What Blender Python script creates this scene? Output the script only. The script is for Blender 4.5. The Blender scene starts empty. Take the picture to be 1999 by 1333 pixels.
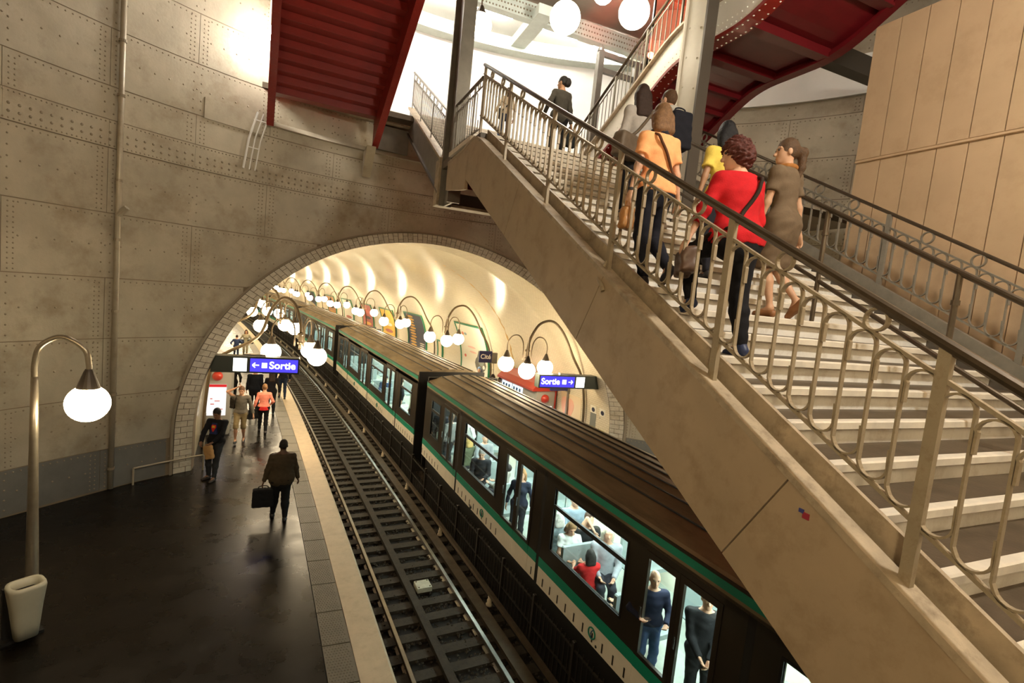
import bpy, math, random
import numpy as np
from mathutils import Vector, Matrix
random.seed(4); RNG = np.random.default_rng(4)
C = bpy.context.scene.collection
scene = bpy.context.scene
# ------------------------------------------------------------------ camera, world, exposure
cam_d = bpy.data.cameras.new('camera'); cam = bpy.data.objects.new('camera', cam_d); C.objects.link(cam)
yaw, pitch, roll, CAMZ = 0.40295649782253573, -0.09303200407824622, 0.10164392984574054, 5.302
cam_d.sensor_width = 36; cam_d.lens = 993.327 / 1999 * 36; cam_d.clip_start = .05; cam_d.clip_end = 400
_f0 = Vector((math.sin(yaw), math.cos(yaw), 0)); _r0 = Vector((math.cos(yaw), -math.sin(yaw), 0)); _u0 = Vector((0, 0, 1))
_f = _f0 * math.cos(pitch) + _u0 * math.sin(pitch); _u = -_f0 * math.sin(pitch) + _u0 * math.cos(pitch)
_r = _r0 * math.cos(roll) + _u * math.sin(roll); _u = -_r0 * math.sin(roll) + _u * math.cos(roll)
cam.matrix_world = Matrix(((_r.x, _u.x, -_f.x, 0), (_r.y, _u.y, -_f.y, 0), (_r.z, _u.z, -_f.z, CAMZ), (0, 0, 0, 1)))
scene.camera = cam
world = bpy.data.worlds.new('underground'); scene.world = world; world.use_nodes = True
world.node_tree.nodes['Background'].inputs[0].default_value = (.012, .010, .008, 1)
world.node_tree.nodes['Background'].inputs[1].default_value = 1.0
vs = scene.view_settings; vs.view_transform = 'Standard'; vs.look = 'None'; vs.gamma = 1; vs.use_curve_mapping = False
vs.exposure = 0.88
scene.cycles.max_bounces = 7; scene.cycles.diffuse_bounces = 4; scene.cycles.glossy_bounces = 3; scene.cycles.transmission_bounces = 6
scene.cycles.transparent_max_bounces = 8; scene.cycles.caustics_reflective = False; scene.cycles.caustics_refractive = False
scene.cycles.sample_clamp_indirect = 6
GLOBE_TUNNEL, GLOBE_HALL, TUBE_HALL, TRAIN_TUBE, GLOBE_FRONT, GLOBE_STAIR, GLOBE_HIGH = 21.0, 13.0, 120.0, 22.0, 17.0, 120.0, 10.0
WARM = (1.0, .66, .30); HALLC = (1.0, .90, .74); COOL = (.86, 1.0, .95)

# ------------------------------------------------------------------ geometry helpers
class MB:
    def __init__(s): s.v = []; s.f = []; s.n = 0
    def add(s, v, f):
        n = s.n; s.v.extend([tuple(map(float, p)) for p in v]); s.f.extend([tuple(i + n for i in q) for q in f]); s.n += len(v); return s
    def box(s, a, b, bev=0):
        x0, y0, z0 = a; x1, y1, z1 = b
        if bev:
            return s.prism([(x0 + bev, z0), (x1 - bev, z0), (x1, z0 + bev), (x1, z1 - bev), (x1 - bev, z1), (x0 + bev, z1), (x0, z1 - bev), (x0, z0 + bev)], y0, y1, 'y')
        return s.add([(x0, y0, z0), (x1, y0, z0), (x1, y1, z0), (x0, y1, z0), (x0, y0, z1), (x1, y0, z1), (x1, y1, z1), (x0, y1, z1)],
                     [(3, 2, 1, 0), (4, 5, 6, 7), (0, 1, 5, 4), (1, 2, 6, 5), (2, 3, 7, 6), (3, 0, 4, 7)])
    def hexa(s, p): # 8 corners, bottom 4 then top 4
        return s.add(p, [(3, 2, 1, 0), (4, 5, 6, 7), (0, 1, 5, 4), (1, 2, 6, 5), (2, 3, 7, 6), (3, 0, 4, 7)])
    def prism(s, poly, a, b, axis='x'): # polygon in the other two axes (order kept) extruded along axis
        n = len(poly); L = []
        for c in (a, b):
            for p, q in poly: L.append({'x': (c, p, q), 'y': (p, c, q), 'z': (p, q, c)}[axis])
        f = [tuple(range(n - 1, -1, -1)), tuple(range(n, 2 * n))] + [(i, (i + 1) % n, n + (i + 1) % n, n + i) for i in range(n)]
        return s.add(L, f)
    def tube(s, path, r, seg=8, caps=True):
        P = [Vector(p) for p in path]; n = len(P); rr = r if hasattr(r, '__len__') else [r] * n
        T = []
        for i in range(n):
            t = (P[min(i + 1, n - 1)] - P[max(i - 1, 0)]); T.append(t.normalized())
        a = Vector((1, 0, 0)) if abs(T[0].x) < .9 else Vector((0, 0, 1)); nrm = (a - T[0] * a.dot(T[0])).normalized(); L = []
        for i in range(n):
            nrm = (nrm - T[i] * nrm.dot(T[i])).normalized(); bn = T[i].cross(nrm)
            for k in range(seg):
                t = 2 * math.pi * k / seg; L.append(P[i] + (nrm * math.cos(t) + bn * math.sin(t)) * rr[i])
        f = [(i * seg + k, i * seg + (k + 1) % seg, (i + 1) * seg + (k + 1) % seg, (i + 1) * seg + k) for i in range(n - 1) for k in range(seg)]
        if caps: f += [tuple(range(seg - 1, -1, -1)), tuple(range((n - 1) * seg, n * seg))]
        return s.add(L, f)
    def strip(s, path, w, t, x0): # flat bar bent in the YZ plane; path of (y,z); width w along X centred on x0, thickness t
        n = len(path); L = []
        for i in range(n):
            a = path[max(i - 1, 0)]; b = path[min(i + 1, n - 1)]; dy, dz = b[0] - a[0], b[1] - a[1]; l = math.hypot(dy, dz) or 1
            ny, nz = -dz / l * t / 2, dy / l * t / 2; y, z = path[i]
            L += [(x0 - w / 2, y + ny, z + nz), (x0 + w / 2, y + ny, z + nz), (x0 + w / 2, y - ny, z - nz), (x0 - w / 2, y - ny, z - nz)]
        f = [(i * 4 + k, i * 4 + (k + 1) % 4, i * 4 + 4 + (k + 1) % 4, i * 4 + 4 + k) for i in range(n - 1) for k in range(4)]
        f += [(3, 2, 1, 0), tuple((n - 1) * 4 + k for k in range(4))]
        return s.add(L, f)
    def lathe(s, prof, c=(0, 0, 0), seg=24):
        n = len(prof); L = [(c[0] + r * math.cos(2 * math.pi * k / seg), c[1] + r * math.sin(2 * math.pi * k / seg), c[2] + z) for r, z in prof for k in range(seg)]
        f = [(i * seg + k, i * seg + (k + 1) % seg, (i + 1) * seg + (k + 1) % seg, (i + 1) * seg + k) for i in range(n - 1) for k in range(seg)]
        f += [tuple(range(seg - 1, -1, -1)), tuple(range((n - 1) * seg, n * seg))]
        return s.add(L, f)
    def sphere(s, c, r, seg=20, rings=12):
        prof = [(max(1e-4, r * math.sin(math.pi * i / rings)), -r * math.cos(math.pi * i / rings)) for i in range(rings + 1)]
        return s.lathe(prof, c, seg)
    def grid(s, P): # P[i][j] points
        n, m = len(P), len(P[0])
        return s.add([p for row in P for p in row], [(i * m + j, i * m + j + 1, (i + 1) * m + j + 1, (i + 1) * m + j) for i in range(n - 1) for j in range(m - 1)])
    def slab(s, P, Q): # closed slab between the two grids P (front) and Q (back)
        n, m = len(P), len(P[0]); N = n * m
        L = [p for row in P for p in row] + [p for row in Q for p in row]; f = []
        for i in range(n - 1):
            for j in range(m - 1):
                a, b, c, d = i * m + j, i * m + j + 1, (i + 1) * m + j + 1, (i + 1) * m + j
                f += [(a, b, c, d), (N + d, N + c, N + b, N + a)]
        rim = [(i, 0) for i in range(n)] + [(n - 1, j) for j in range(1, m)] + [(i, m - 1) for i in range(n - 2, -1, -1)] + [(0, j) for j in range(m - 2, 0, -1)]
        for k in range(len(rim)):
            a, b = rim[k], rim[(k + 1) % len(rim)]; ia, ib = a[0] * m + a[1], b[0] * m + b[1]
            f.append((ib, ia, N + ia, N + ib)); 
        return s.add(L, f)
    def mesh(s, name, smooth=False, off=None):
        me = bpy.data.meshes.new(name)
        V = s.v if off is None else [(p[0] - off[0], p[1] - off[1], p[2] - off[2]) for p in s.v]
        me.from_pydata(V, [], s.f); me.update()
        if smooth: me.shade_smooth()
        return me
OFF = {}
def link(name, me, m=None, parent=None):
    o = bpy.data.objects.new(name, me); C.objects.link(o)
    if m is not None and not me.materials: me.materials.append(m)
    if parent is not None: o.parent = parent
    return o
def off_of(p):
    while p is not None:
        if p.name in OFF: return OFF[p.name]
        p = p.parent
    return None
def part(name, mb, m, parent=None, smooth=False):
    return link(name, mb.mesh(name, smooth, off_of(parent) if parent is not None else None), m, parent)
def thing(name, label, cat, loc=(0, 0, 0), rotz=0, group=None, world=True): # world=True: parts are given in scene coordinates
    o = bpy.data.objects.new(name, None); C.objects.link(o); o.location = loc; o.rotation_euler = (0, 0, rotz); o.empty_display_size = .1
    o['label'] = label; o['category'] = cat
    if group: o['group'] = group
    if world: OFF[o.name] = loc
    return o
def tag(o, label, cat, group=None):
    o['label'] = label; o['category'] = cat
    if group: o['group'] = group
    return o
def struct(name, mb, m, smooth=False):
    o = part(name, mb, m, None, smooth); o['kind'] = 'structure'; return o
def stuff(o): o['kind'] = 'stuff'; return o
def copy_tree(o, parent=None):
    c = o.copy(); C.objects.link(c)
    if parent is not None: c.parent = parent
    for ch in list(o.children): copy_tree(ch, c)
    return c
def catmull(P, n=6):
    P = [Vector(p) for p in P]; out = []
    for i in range(len(P) - 1):
        p0, p1, p2, p3 = P[max(i - 1, 0)], P[i], P[i + 1], P[min(i + 2, len(P) - 1)]
        for k in range(n):
            t = k / n; out.append(.5 * ((2 * p1) + (p2 - p0) * t + (2 * p0 - 5 * p1 + 4 * p2 - p3) * t * t + (3 * p1 - p0 - 3 * p2 + p3) * t ** 3))
    return out + [P[-1]]

# ------------------------------------------------------------------ materials
MATS = {}
def mat(name, col, rough=.5, metal=0, bump=0, bscale=40, var=0, vscale=6, dirt=None, spec=.5, rvar=0, emis=None, estr=0, coat=0, stretch=None):
    if name in MATS: return MATS[name]
    m = bpy.data.materials.new(name); m.use_nodes = True; nt = m.node_tree; b = nt.nodes['Principled BSDF']
    b.inputs['Base Color'].default_value = (*col, 1); b.inputs['Roughness'].default_value = rough; b.inputs['Metallic'].default_value = metal
    b.inputs['Specular IOR Level'].default_value = spec
    if coat: b.inputs['Coat Weight'].default_value = coat; b.inputs['Coat Roughness'].default_value = .08
    tc = nt.nodes.new('ShaderNodeTexCoord'); src = tc.outputs['Object']
    if stretch:
        mp = nt.nodes.new('ShaderNodeMapping'); nt.links.new(src, mp.inputs[0]); mp.inputs['Scale'].default_value = stretch; src = mp.outputs[0]
    def noise(sc, det=5, rg=.6):
        n = nt.nodes.new('ShaderNodeTexNoise'); nt.links.new(src, n.inputs['Vector']); n.inputs['Scale'].default_value = sc; n.inputs['Detail'].default_value = det; n.inputs['Roughness'].default_value = rg; return n
    cur = None
    if var:
        n = noise(vscale); r = nt.nodes.new('ShaderNodeMapRange'); r.inputs[1].default_value = .3; r.inputs[2].default_value = .7; r.inputs[3].default_value = 1 - var; r.inputs[4].default_value = 1 + var
        nt.links.new(n.outputs[0], r.inputs[0]); mx = nt.nodes.new('ShaderNodeMix'); mx.data_type = 'RGBA'; mx.blend_type = 'MULTIPLY'; mx.inputs[0].default_value = 1
        mx.inputs[6].default_value = (*col, 1); nt.links.new(r.outputs[0], mx.inputs[7]); cur = mx.outputs[2]
    if dirt:
        dc, amount, dsc = dirt; n = noise(dsc, 8, .7); r = nt.nodes.new('ShaderNodeMapRange'); r.inputs[1].default_value = .5; r.inputs[2].default_value = .72; r.inputs[4].default_value = amount
        nt.links.new(n.outputs[0], r.inputs[0]); mx = nt.nodes.new('ShaderNodeMix'); mx.data_type = 'RGBA'; nt.links.new(r.outputs[0], mx.inputs[0])
        if cur is not None: nt.links.new(cur, mx.inputs[6])
        else: mx.inputs[6].default_value = (*col, 1)
        mx.inputs[7].default_value = (*dc, 1); cur = mx.outputs[2]
    if cur is not None: nt.links.new(cur, b.inputs['Base Color'])
    if rvar:
        n = noise(vscale * 1.7, 6); r = nt.nodes.new('ShaderNodeMapRange'); r.inputs[1].default_value = .3; r.inputs[2].default_value = .7; r.inputs[3].default_value = max(.02, rough - rvar); r.inputs[4].default_value = rough + rvar
        nt.links.new(n.outputs[0], r.inputs[0]); nt.links.new(r.outputs[0], b.inputs['Roughness'])
    if bump:
        n = noise(bscale, 4); bp = nt.nodes.new('ShaderNodeBump'); bp.inputs['Strength'].default_value = bump; bp.inputs['Distance'].default_value = .02
        nt.links.new(n.outputs[0], bp.inputs['Height']); nt.links.new(bp.outputs[0], b.inputs['Normal'])
    if emis: b.inputs['Emission Color'].default_value = (*emis, 1); b.inputs['Emission Strength'].default_value = estr
    MATS[name] = m; return m
def glow(name, col, s):
    if name in MATS: return MATS[name]
    m = bpy.data.materials.new(name); m.use_nodes = True; nt = m.node_tree; nt.nodes.clear(); e = nt.nodes.new('ShaderNodeEmission'); o = nt.nodes.new('ShaderNodeOutputMaterial')
    e.inputs[0].default_value = (*col, 1); e.inputs[1].default_value = s; nt.links.new(e.outputs[0], o.inputs[0]); MATS[name] = m; return m
def brick_mat(name, c1, mortar, scale, bw, bh, ms, rough, bump=.3, uv=True, coat=0):
    if name in MATS: return MATS[name]
    m = mat(name, c1, rough, coat=coat); nt = m.node_tree; b = nt.nodes['Principled BSDF']; tc = nt.nodes.new('ShaderNodeTexCoord')
    t = nt.nodes.new('ShaderNodeTexBrick'); nt.links.new(tc.outputs['UV' if uv else 'Object'], t.inputs['Vector'])
    t.inputs['Color1'].default_value = (*c1, 1); t.inputs['Color2'].default_value = (*[c * .94 for c in c1], 1); t.inputs['Mortar'].default_value = (*mortar, 1)
    t.inputs['Scale'].default_value = scale; t.inputs['Mortar Size'].default_value = ms; t.inputs['Brick Width'].default_value = bw; t.inputs['Row Height'].default_value = bh; t.inputs['Mortar Smooth'].default_value = .4
    nt.links.new(t.outputs[0], b.inputs['Base Color'])
    bp = nt.nodes.new('ShaderNodeBump'); bp.invert = True; bp.inputs['Strength'].default_value = bump; bp.inputs['Distance'].default_value = .01
    nt.links.new(t.outputs['Fac'], bp.inputs['Height']); nt.links.new(bp.outputs[0], b.inputs['Normal']); return m
M_plate = mat('riveted_plate_paint', (.44, .385, .29), .38, .25, .12, 18, .13, 1.3, ((.20, .13, .06), .55, 1.1), .5, .1)
M_wall = mat('wall_joint_paint', (.22, .17, .11), .5)
M_rivet = mat('rivet_paint', (.30, .25, .18), .35, .25)
M_dado = mat('dado_grey_paint', (.17, .165, .15), .4, .1, .1, 20, .15, 2)
M_white = mat('hall_white_paint', (.86, .84, .79), .6, 0, .05, 10, .05, 1)
M_ceil = mat('hall_brown_ceiling', (.20, .15, .11), .7, 0, 0, 1, .15, 1)
M_beam = mat('beam_pale_green_paint', (.62, .68, .62), .4, .1, .08, 20, .08, 4)
M_brick = mat('portal_white_tile', (.60, .55, .45), .22, 0, .06, 30, .1, 9, ((.25, .18, .10), .6, 3))
M_mortar = mat('portal_mortar', (.13, .10, .07), .8)
M_tile = brick_mat('vault_cream_tile', (.84, .76, .58), (.60, .50, .34), 1, .16, .075, .006, .16, .35, True, .25)
M_floor = mat('platform_asphalt', (.006, .0042, .0026), .30, 0, .05, 14, .35, 1.2, ((.018, .013, .009), .35, 2.4), .28, .09)
M_tact = mat('tactile_tile_grey', (.145, .125, .09), .5, 0, .2, 60, .12, 5)
M_edge = mat('platform_edge_stone', (.60, .47, .32), .55, 0, .12, 50, .08, 4, ((.38, .28, .17), .4, 5))
M_nose = mat('platform_nose_ochre', (.34, .23, .09), .6, 0, .1, 30, .1, 4)
M_dark = mat('track_dark', (.012, .010, .008), .8)
M_ballast = mat('ballast_stone', (.045, .036, .025), .9, 0, .4, 60, .4, 30)
M_sleeper = mat('sleeper_timber', (.038, .029, .018), .75, 0, .3, 30, .3, 9)
M_rust = mat('rail_rust', (.10, .065, .035), .55, .5, .2, 40, .25, 8)
M_steel = mat('rail_polished_steel', (.36, .35, .32), .28, 1, 0, 1, .1, 6)
M_piste = mat('running_strip_steel', (.15, .12, .085), .38, .7, .05, 20, .2, 5)
M_ins = mat('insulator_ceramic', (.75, .66, .50), .3)
M_fence = mat('fence_black_paint', (.016, .013, .010), .5)
M_tan = mat('stair_cladding_tan', (.41, .315, .21), .5, 0, .05, 30, .07, 2.2, ((.24, .16, .085), .55, 3.2))
M_ledge = mat('stringer_ledge_paint', (.42, .34, .24), .5, 0, .2, 30, .2, 5, ((.14, .10, .06), .75, 6))
M_rail = mat('railing_cream_paint', (.36, .30, .21), .38, .1, .1, 40, .12, 7, ((.20, .14, .08), .7, 14))
M_hand = mat('handrail_dark_metal', (.10, .075, .05), .33, .6, .05, 20, .2, 9)
M_railg = mat('railing_grey_and_backlit', (.22, .20, .165), .4, .2, .1, 40, .15, 7)  # grey paint, also the dark tone of the backlit railings
M_tread = mat('tread_worn_brown', (.085, .062, .040), .42, 0, .15, 30, .25, 5)
M_riser = mat('riser_white_paint', (.90, .88, .83), .28, 0, .08, 20, .1, 4, ((.33, .26, .17), .5, 4))
M_nosing = mat('nosing_pale_stone', (.78, .72, .61), .35, 0, .1, 30, .1, 6)
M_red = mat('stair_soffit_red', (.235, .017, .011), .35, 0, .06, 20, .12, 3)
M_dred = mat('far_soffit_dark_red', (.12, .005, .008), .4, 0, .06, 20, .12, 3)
M_col = mat('column_grey_paint', (.19, .175, .15), .4, .2, .1, 20, .15, 4)
M_colw = mat('column_white_paint', (.80, .76, .66), .4, 0, .05, 20, .05, 4)
M_coldk = mat('column_dark_and_shade', (.09, .075, .06), .45, .1)  # dark paint, also shade on the white column and in the stair gap
M_partn = mat('partition_tan_paint', (.50, .35, .215), .5, 0, .06, 25, .06, 1.5, ((.34, .22, .12), .4, 2))
M_tgreen = mat('train_green', (.012, .30, .19), .28, 0, 0, 1, .06, 3)
M_twhite = mat('train_white', (.90, .84, .72), .32, 0, .03, 10, .05, 3)
M_tdark = mat('train_dark_band', (.035, .026, .018), .3, .2)
M_troof = mat('train_roof_dusty', (.27, .205, .12), .5, .25, .15, 20, .3, 2.0, ((.10, .07, .04), .7, 3.0), .5, .12, stretch=(1, .25, 1))
M_trib = mat('train_roof_rib', (.17, .125, .07), .5, .2)
M_tblack = mat('train_black_rubber', (.01, .009, .008), .6)
M_tin = mat('train_interior_pale', (.70, .76, .70), .5)
M_tfloor = mat('train_interior_floor', (.42, .47, .42), .45, 0, 0, 1, .1, 4)
M_seat = mat('train_seat_grey', (.30, .36, .36), .6)
M_chrome = mat('chrome_pole', (.75, .75, .74), .15, 1)
M_globe = glow('globe_opal_warm', (1.0, .80, .52), GLOBE_TUNNEL)
M_globeh = glow('globe_opal_hall', (1.0, .86, .62), GLOBE_HALL)
M_globef = glow('globe_opal_front', (1.0, .80, .52), GLOBE_FRONT)
M_globes = glow('globe_opal_stair', (1.0, .78, .47), GLOBE_STAIR)
M_globel = glow('globe_opal_low', (1.0, .78, .47), 18.0)
M_globem = glow('globe_opal_stair_white', (1.0, .92, .78), 185.0)
M_globep = glow('globe_opal_far_post', (1.0, .80, .52), 55.0)
M_globex = glow('globe_opal_high', (1.0, .90, .74), GLOBE_HIGH)
M_globey = glow('globe_opal_landing', (1.0, .93, .82), 52.0)
M_tubeh = glow('added_hall_tube', (1.0, .93, .82), TUBE_HALL)
M_ttube = glow('train_ceiling_light', (.88, 1.0, .96), TRAIN_TUBE)
M_brass = mat('lamp_pole_steel', (.16, .12, .075), .35, .5, 0, 1, .1, 8)
M_post = mat('lamp_post_pale_steel', (.36, .31, .23), .3, .7, 0, 1, .1, 8)
M_cap = mat('lamp_cap_dark', (.07, .055, .04), .4, .4)
def glass_mat():
    m = bpy.data.materials.new('window_glass'); m.use_nodes = True; nt = m.node_tree; nt.nodes.clear(); o = nt.nodes.new('ShaderNodeOutputMaterial')
    t = nt.nodes.new('ShaderNodeBsdfTransparent'); t.inputs[0].default_value = (.90, .95, .93, 1); g = nt.nodes.new('ShaderNodeBsdfGlossy'); g.inputs['Roughness'].default_value = .03
    x = nt.nodes.new('ShaderNodeMixShader'); lw = nt.nodes.new('ShaderNodeLayerWeight'); lw.inputs[0].default_value = .25; r = nt.nodes.new('ShaderNodeMapRange'); r.inputs[1].default_value = 0; r.inputs[2].default_value = 1; r.inputs[3].default_value = .03; r.inputs[4].default_value = .35
    nt.links.new(lw.outputs['Facing'], r.inputs[0]); nt.links.new(r.outputs[0], x.inputs[0]); nt.links.new(t.outputs[0], x.inputs[1]); nt.links.new(g.outputs[0], x.inputs[2]); nt.links.new(x.outputs[0], o.inputs[0]); return m
M_glass = glass_mat()
def edge(y): return 2.2569 - .0014034 * max(0, y + 16.6526) ** 2      # platform edge: the line bends left along the tunnel
def head(y): return math.atan2(-.0028068 * (y + 16.6526), 1.0)
def rotz_at(y): return math.atan(.0028068 * (y + 16.6526))             # turn about Z of things set square to the track
WX, WY, WR = 3.3, 5.05, 11.1
def wally(x, d=0): return WY + math.sqrt(max(0, (WR - d) ** 2 - (x - WX) ** 2))
def wpt(th, z, d=0): return (WX + (WR - d) * math.sin(th), WY + (WR - d) * math.cos(th), z)
AX, AZ = 3.78, 1.0
def arch_z(x, a=6.42, b=5.87): # top of the ellipse at x, None outside
    q = 1 - ((x - AX) / a) ** 2
    return None if q <= 0 else AZ + b * math.sqrt(q)
# ------------------------------------------------------------------ floors, track
YS = [-7, -4, -1, 2, 5, 8, 10, 12, 14.2] + [16 + 2 * i for i in range(50)]
S_, W_ = .463, .408                                                       # stone strip, tactile strip
def leftx(y): return WX - math.sqrt(max(0, (WR + .05) ** 2 - (y - WY) ** 2)) if y < 14.3 else edge(y) + 2.9 - 6.1
mb = MB(); P = [[(leftx(y), y, 0), (edge(y) - S_ - W_, y, 0)] for y in YS]; mb.slab(P, [[(a[0], a[1], -.3) for a in r] for r in P])
floor_o = struct('floor', mb, M_floor)
mb = MB(); P = [[(edge(y) - S_, y, .004), (edge(y) - .045, y, .004), (edge(y), y, -.05)] for y in YS]; mb.slab(P, [[(a[0], a[1], -.3) for a in r] for r in P])
tr1 = struct('trim_1', mb, M_edge); tr1['label'] = 'pale stone strip along the platform edge'
mb = MB(); P = [[(edge(y) + .001, y, -.05), (edge(y) + .001, y, -.38)] for y in YS]; mb.slab(P, [[(a[0] - .2, a[1], a[2]) for a in r] for r in P])
part('edge_face', mb, M_nose, tr1)
mb = MB(); P = [[(edge(y) - .12, y, -.38), (edge(y) - .12, y, -1.4)] for y in YS]; mb.slab(P, [[(a[0] - .2, a[1], a[2]) for a in r] for r in P])
part('under_wall', mb, M_dark, tr1)
# tactile tiles: each a slab, studs joined as one part
tl = .7935; y = 12.7455; 
tile_ys = []
k = -1
while True:
    y1 = 12.7455 - tl * k; tile_ys.append(y1); k += 1
    if y1 < 4: break
for k in range(2, 38): tile_ys.append(12.7455 + tl * k)
studs = MB()
for y1 in tile_ys:
    g = .011; mb = MB(); a, b = y1 - tl + g, y1 - g
    P = [[(edge(t) - S_ - W_ + g, t, .006), (edge(t) - S_ - g, t, .006)] for t in (a, b)]
    mb.slab(P, [[(q[0], q[1], -.05) for q in r] for r in P]); part('tactile_tile', mb, M_tact, floor_o)
    if 4.5 < y1 < 16:
        for i in range(15):
            for j in range(8):
                t = a + (i + .5) * (b - a) / 15; x = edge(t) - S_ - W_ + .03 + (j + .5 * (i % 2) + .25) * (W_ - .06) / 8.5; r = .011
                studs.add([(x - r, t - r, .006), (x + r, t - r, .006), (x + r, t + r, .006), (x - r, t + r, .006), (x, t, .014)], [(0, 1, 4), (1, 2, 4), (2, 3, 4), (3, 0, 4)])
stuff(part('tactile_stud', studs, M_tact, floor_o))
mb = MB(); yy = [y for y in YS if y > 41]; P = [[(edge(t) - S_ - W_, t, .006), (edge(t) - S_, t, .006)] for t in yy]; mb.slab(P, [[(q[0], q[1], -.05) for q in r] for r in P]); stuff(part('far_tactile_strip', mb, M_tact, floor_o))
# right platform
mb = MB(); P = [[(edge(y) + 5.72, y, 0), (edge(y) + 9.0 if y > 13 else 13.5, y, 0)] for y in YS]; mb.slab(P, [[(a[0], a[1], -1.4) for a in r] for r in P])
fo2 = struct('floor.001', mb, M_floor); fo2['label'] = 'platform on the far side of the train'
mb = MB(); P = [[(edge(y) + 5.6, y, .004), (edge(y) + 6.1, y, .004)] for y in YS]; mb.slab(P, [[(a[0], a[1], -.3) for a in r] for r in P]); part('edge_stone', mb, M_edge, fo2)
# track bed
mb = MB(); P = [[(edge(y) - .3, y, -1.19), (edge(y) + 5.8, y, -1.19)] for y in YS]; mb.slab(P, [[(a[0], a[1], -1.5) for a in r] for r in P])
tb = struct('ground', mb, M_dark); tb['label'] = 'dark track bed between the platforms'
def along(off, w, z0, z1, y0=-6, y1=110, prof=None):
    m = MB(); yy = [y0] + [y for y in YS if y0 < y < y1] + [y1]
    if prof is None: prof = [(0, z0), (0, z1), (w, z1), (w, z0)]
    rows = [[(edge(t) + off + px, t, pz) for px, pz in prof] for t in yy]; n = len(prof)
    L = [p for r in rows for p in r]; f = [(i * n + j, i * n + (j + 1) % n, (i + 1) * n + (j + 1) % n, (i + 1) * n + j) for i in range(len(yy) - 1) for j in range(n)]
    f += [tuple(range(n)), tuple(range(len(L) - 1, len(L) - n - 1, -1))]
    return m.add(L, f)
track = thing('railway_track', 'empty railway track of dark sleepers and rails beside the bare platform edge', 'track', (1.8, 8, -1.2))
def railprof(z): return [(-.06, z - .16), (-.06, z - .145), (-.012, z - .13), (-.012, z - .045), (-.035, z - .03), (-.035, z), (.035, z), (.035, z - .03), (.012, z - .045), (.012, z - .13), (.06, z - .145), (.06, z - .16)]
for o in (.60, 2.10):
    rl = part('rail', along(o, 0, 0, 0, prof=railprof(-1.0)), M_rust if o < 1 else M_steel, track)
    part('rail_head', along(o - .03, .06, -1.001, -.996), M_steel, rl)
part('centre_plank', along(1.13, .15, -1.09, -1.0), M_sleeper, track)
part('running_strip', along(2.28, .22, -1.08, -1.0), M_piste, track)
tr_bar = part('contact_bar', along(2.60, .085, -.88, -.80), M_piste, track); tr_bar['label'] = 'raised contact bar on pale insulators'
ins_me = None
y = 6.0
while y < 60:
    mb = MB().lathe([(.07, 0), (.075, .03), (.05, .06), (.055, .12), (.035, .14), (.04, .2)], (0, 0, 0), 10)
    if ins_me is None: ins_me = mb.mesh('insulator', True)
    o = link('insulator', ins_me, M_ins, track); o.location = (edge(y) + 2.64 - 1.8, y - 8, -1.1 + 1.2); y += 3.1
sl_me = None; y = 1.0
while y < 60:
    if sl_me is None: sl_me = MB().box((0, -.11, -1.22), (2.55, .11, -1.12), .012).mesh('sleeper')
    o = link('sleeper', sl_me, M_sleeper, track); o.location = (edge(y) + .2 - 1.8, y - 8, 1.2); o.rotation_euler.z = rotz_at(y); y += .47
b = MB(); R = RNG.random
for i in range(9000):
    y = 2 + 34 * R() ** 1.6; x = edge(y) + .1 + 2.7 * R(); s = .022 + .02 * R(); q = R(3) * 6.28
    v = np.array([(1, 0, 0), (-1, 0, 0), (0, 1, 0), (0, -1, 0), (0, 0, .8), (0, 0, -.8)]) * s * (.7 + .6 * R((6, 1)))
    cq, sq = math.cos(q[0]), math.sin(q[0]); v = np.stack([v[:, 0] * cq - v[:, 1] * sq, v[:, 0] * sq + v[:, 1] * cq, v[:, 2]], 1) + np.array([x, y, -1.165 + .03 * R()])
    b.add(v, [(0, 2, 4), (2, 1, 4), (1, 3, 4), (3, 0, 4), (2, 0, 5), (1, 2, 5), (3, 1, 5), (0, 3, 5)])
stuff(part('ballast', b, M_ballast, track))
bx = thing('track_box', 'small white bolted plate lying on the sleepers between the rails', 'box', (edge(9.99) + 1.52, 9.99, -1.0), rotz_at(10), world=False)
part('cover', MB().box((-.16, -.15, -.1), (.16, .15, 0), .01), mat('box_white', (.62, .62, .50), .5, 0, 0, 1, .15, 9), bx)
for i in (-1, 1):
    for j in (-1, 1): part('bolt', MB().lathe([(.014, 0), (.014, .012)], (i * .12, j * .11, 0), 8), M_rust, bx)
t2 = thing('railway_track', 'second railway track hidden beneath the standing train', 'track', (5.5, 8, -1.2))
for o in (3.46, 4.96): part('rail', along(o, 0, 0, 0, prof=railprof(-1.0)), M_rust, t2)
# fence between the tracks
fence = thing('track_fence', 'low black railing of thin bars between the two tracks', 'fence', (4.3, 8, -1.1))
FX = 2.80
for z in (-.16, -.62, -1.0): part('rail_bar', along(FX, .03, z - .03, z, 1.0, 70), M_fence, fence)
pm_ = None; bm_ = None; y = 1.2; fb = MB()
while y < 60:
    if pm_ is None: pm_ = MB().box((0, -.03, -1.22), (.06, .03, -.04), .01).mesh('post')
    o = link('post', pm_, M_fence, fence); o.location = (edge(y) + FX - .015 - 4.3, y - 8, 1.1)
    for k in range(1, 10):
        t = y + k * .13
        if t < 26:
            if bm_ is None: bm_ = MB().box((0, -.008, -1.05), (.016, .008, -.08)).mesh('bar')
            o = link('bar', bm_, M_fence, fence); o.location = (edge(t) + FX + .006 - 4.3, t - 8, 1.1)
        else: fb.box((edge(t) + FX, t - .008, -1.05), (edge(t) + FX + .016, t + .008, -.1))
    y += 1.3
stuff(part('far_bar', fb, M_fence, fence))

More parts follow.
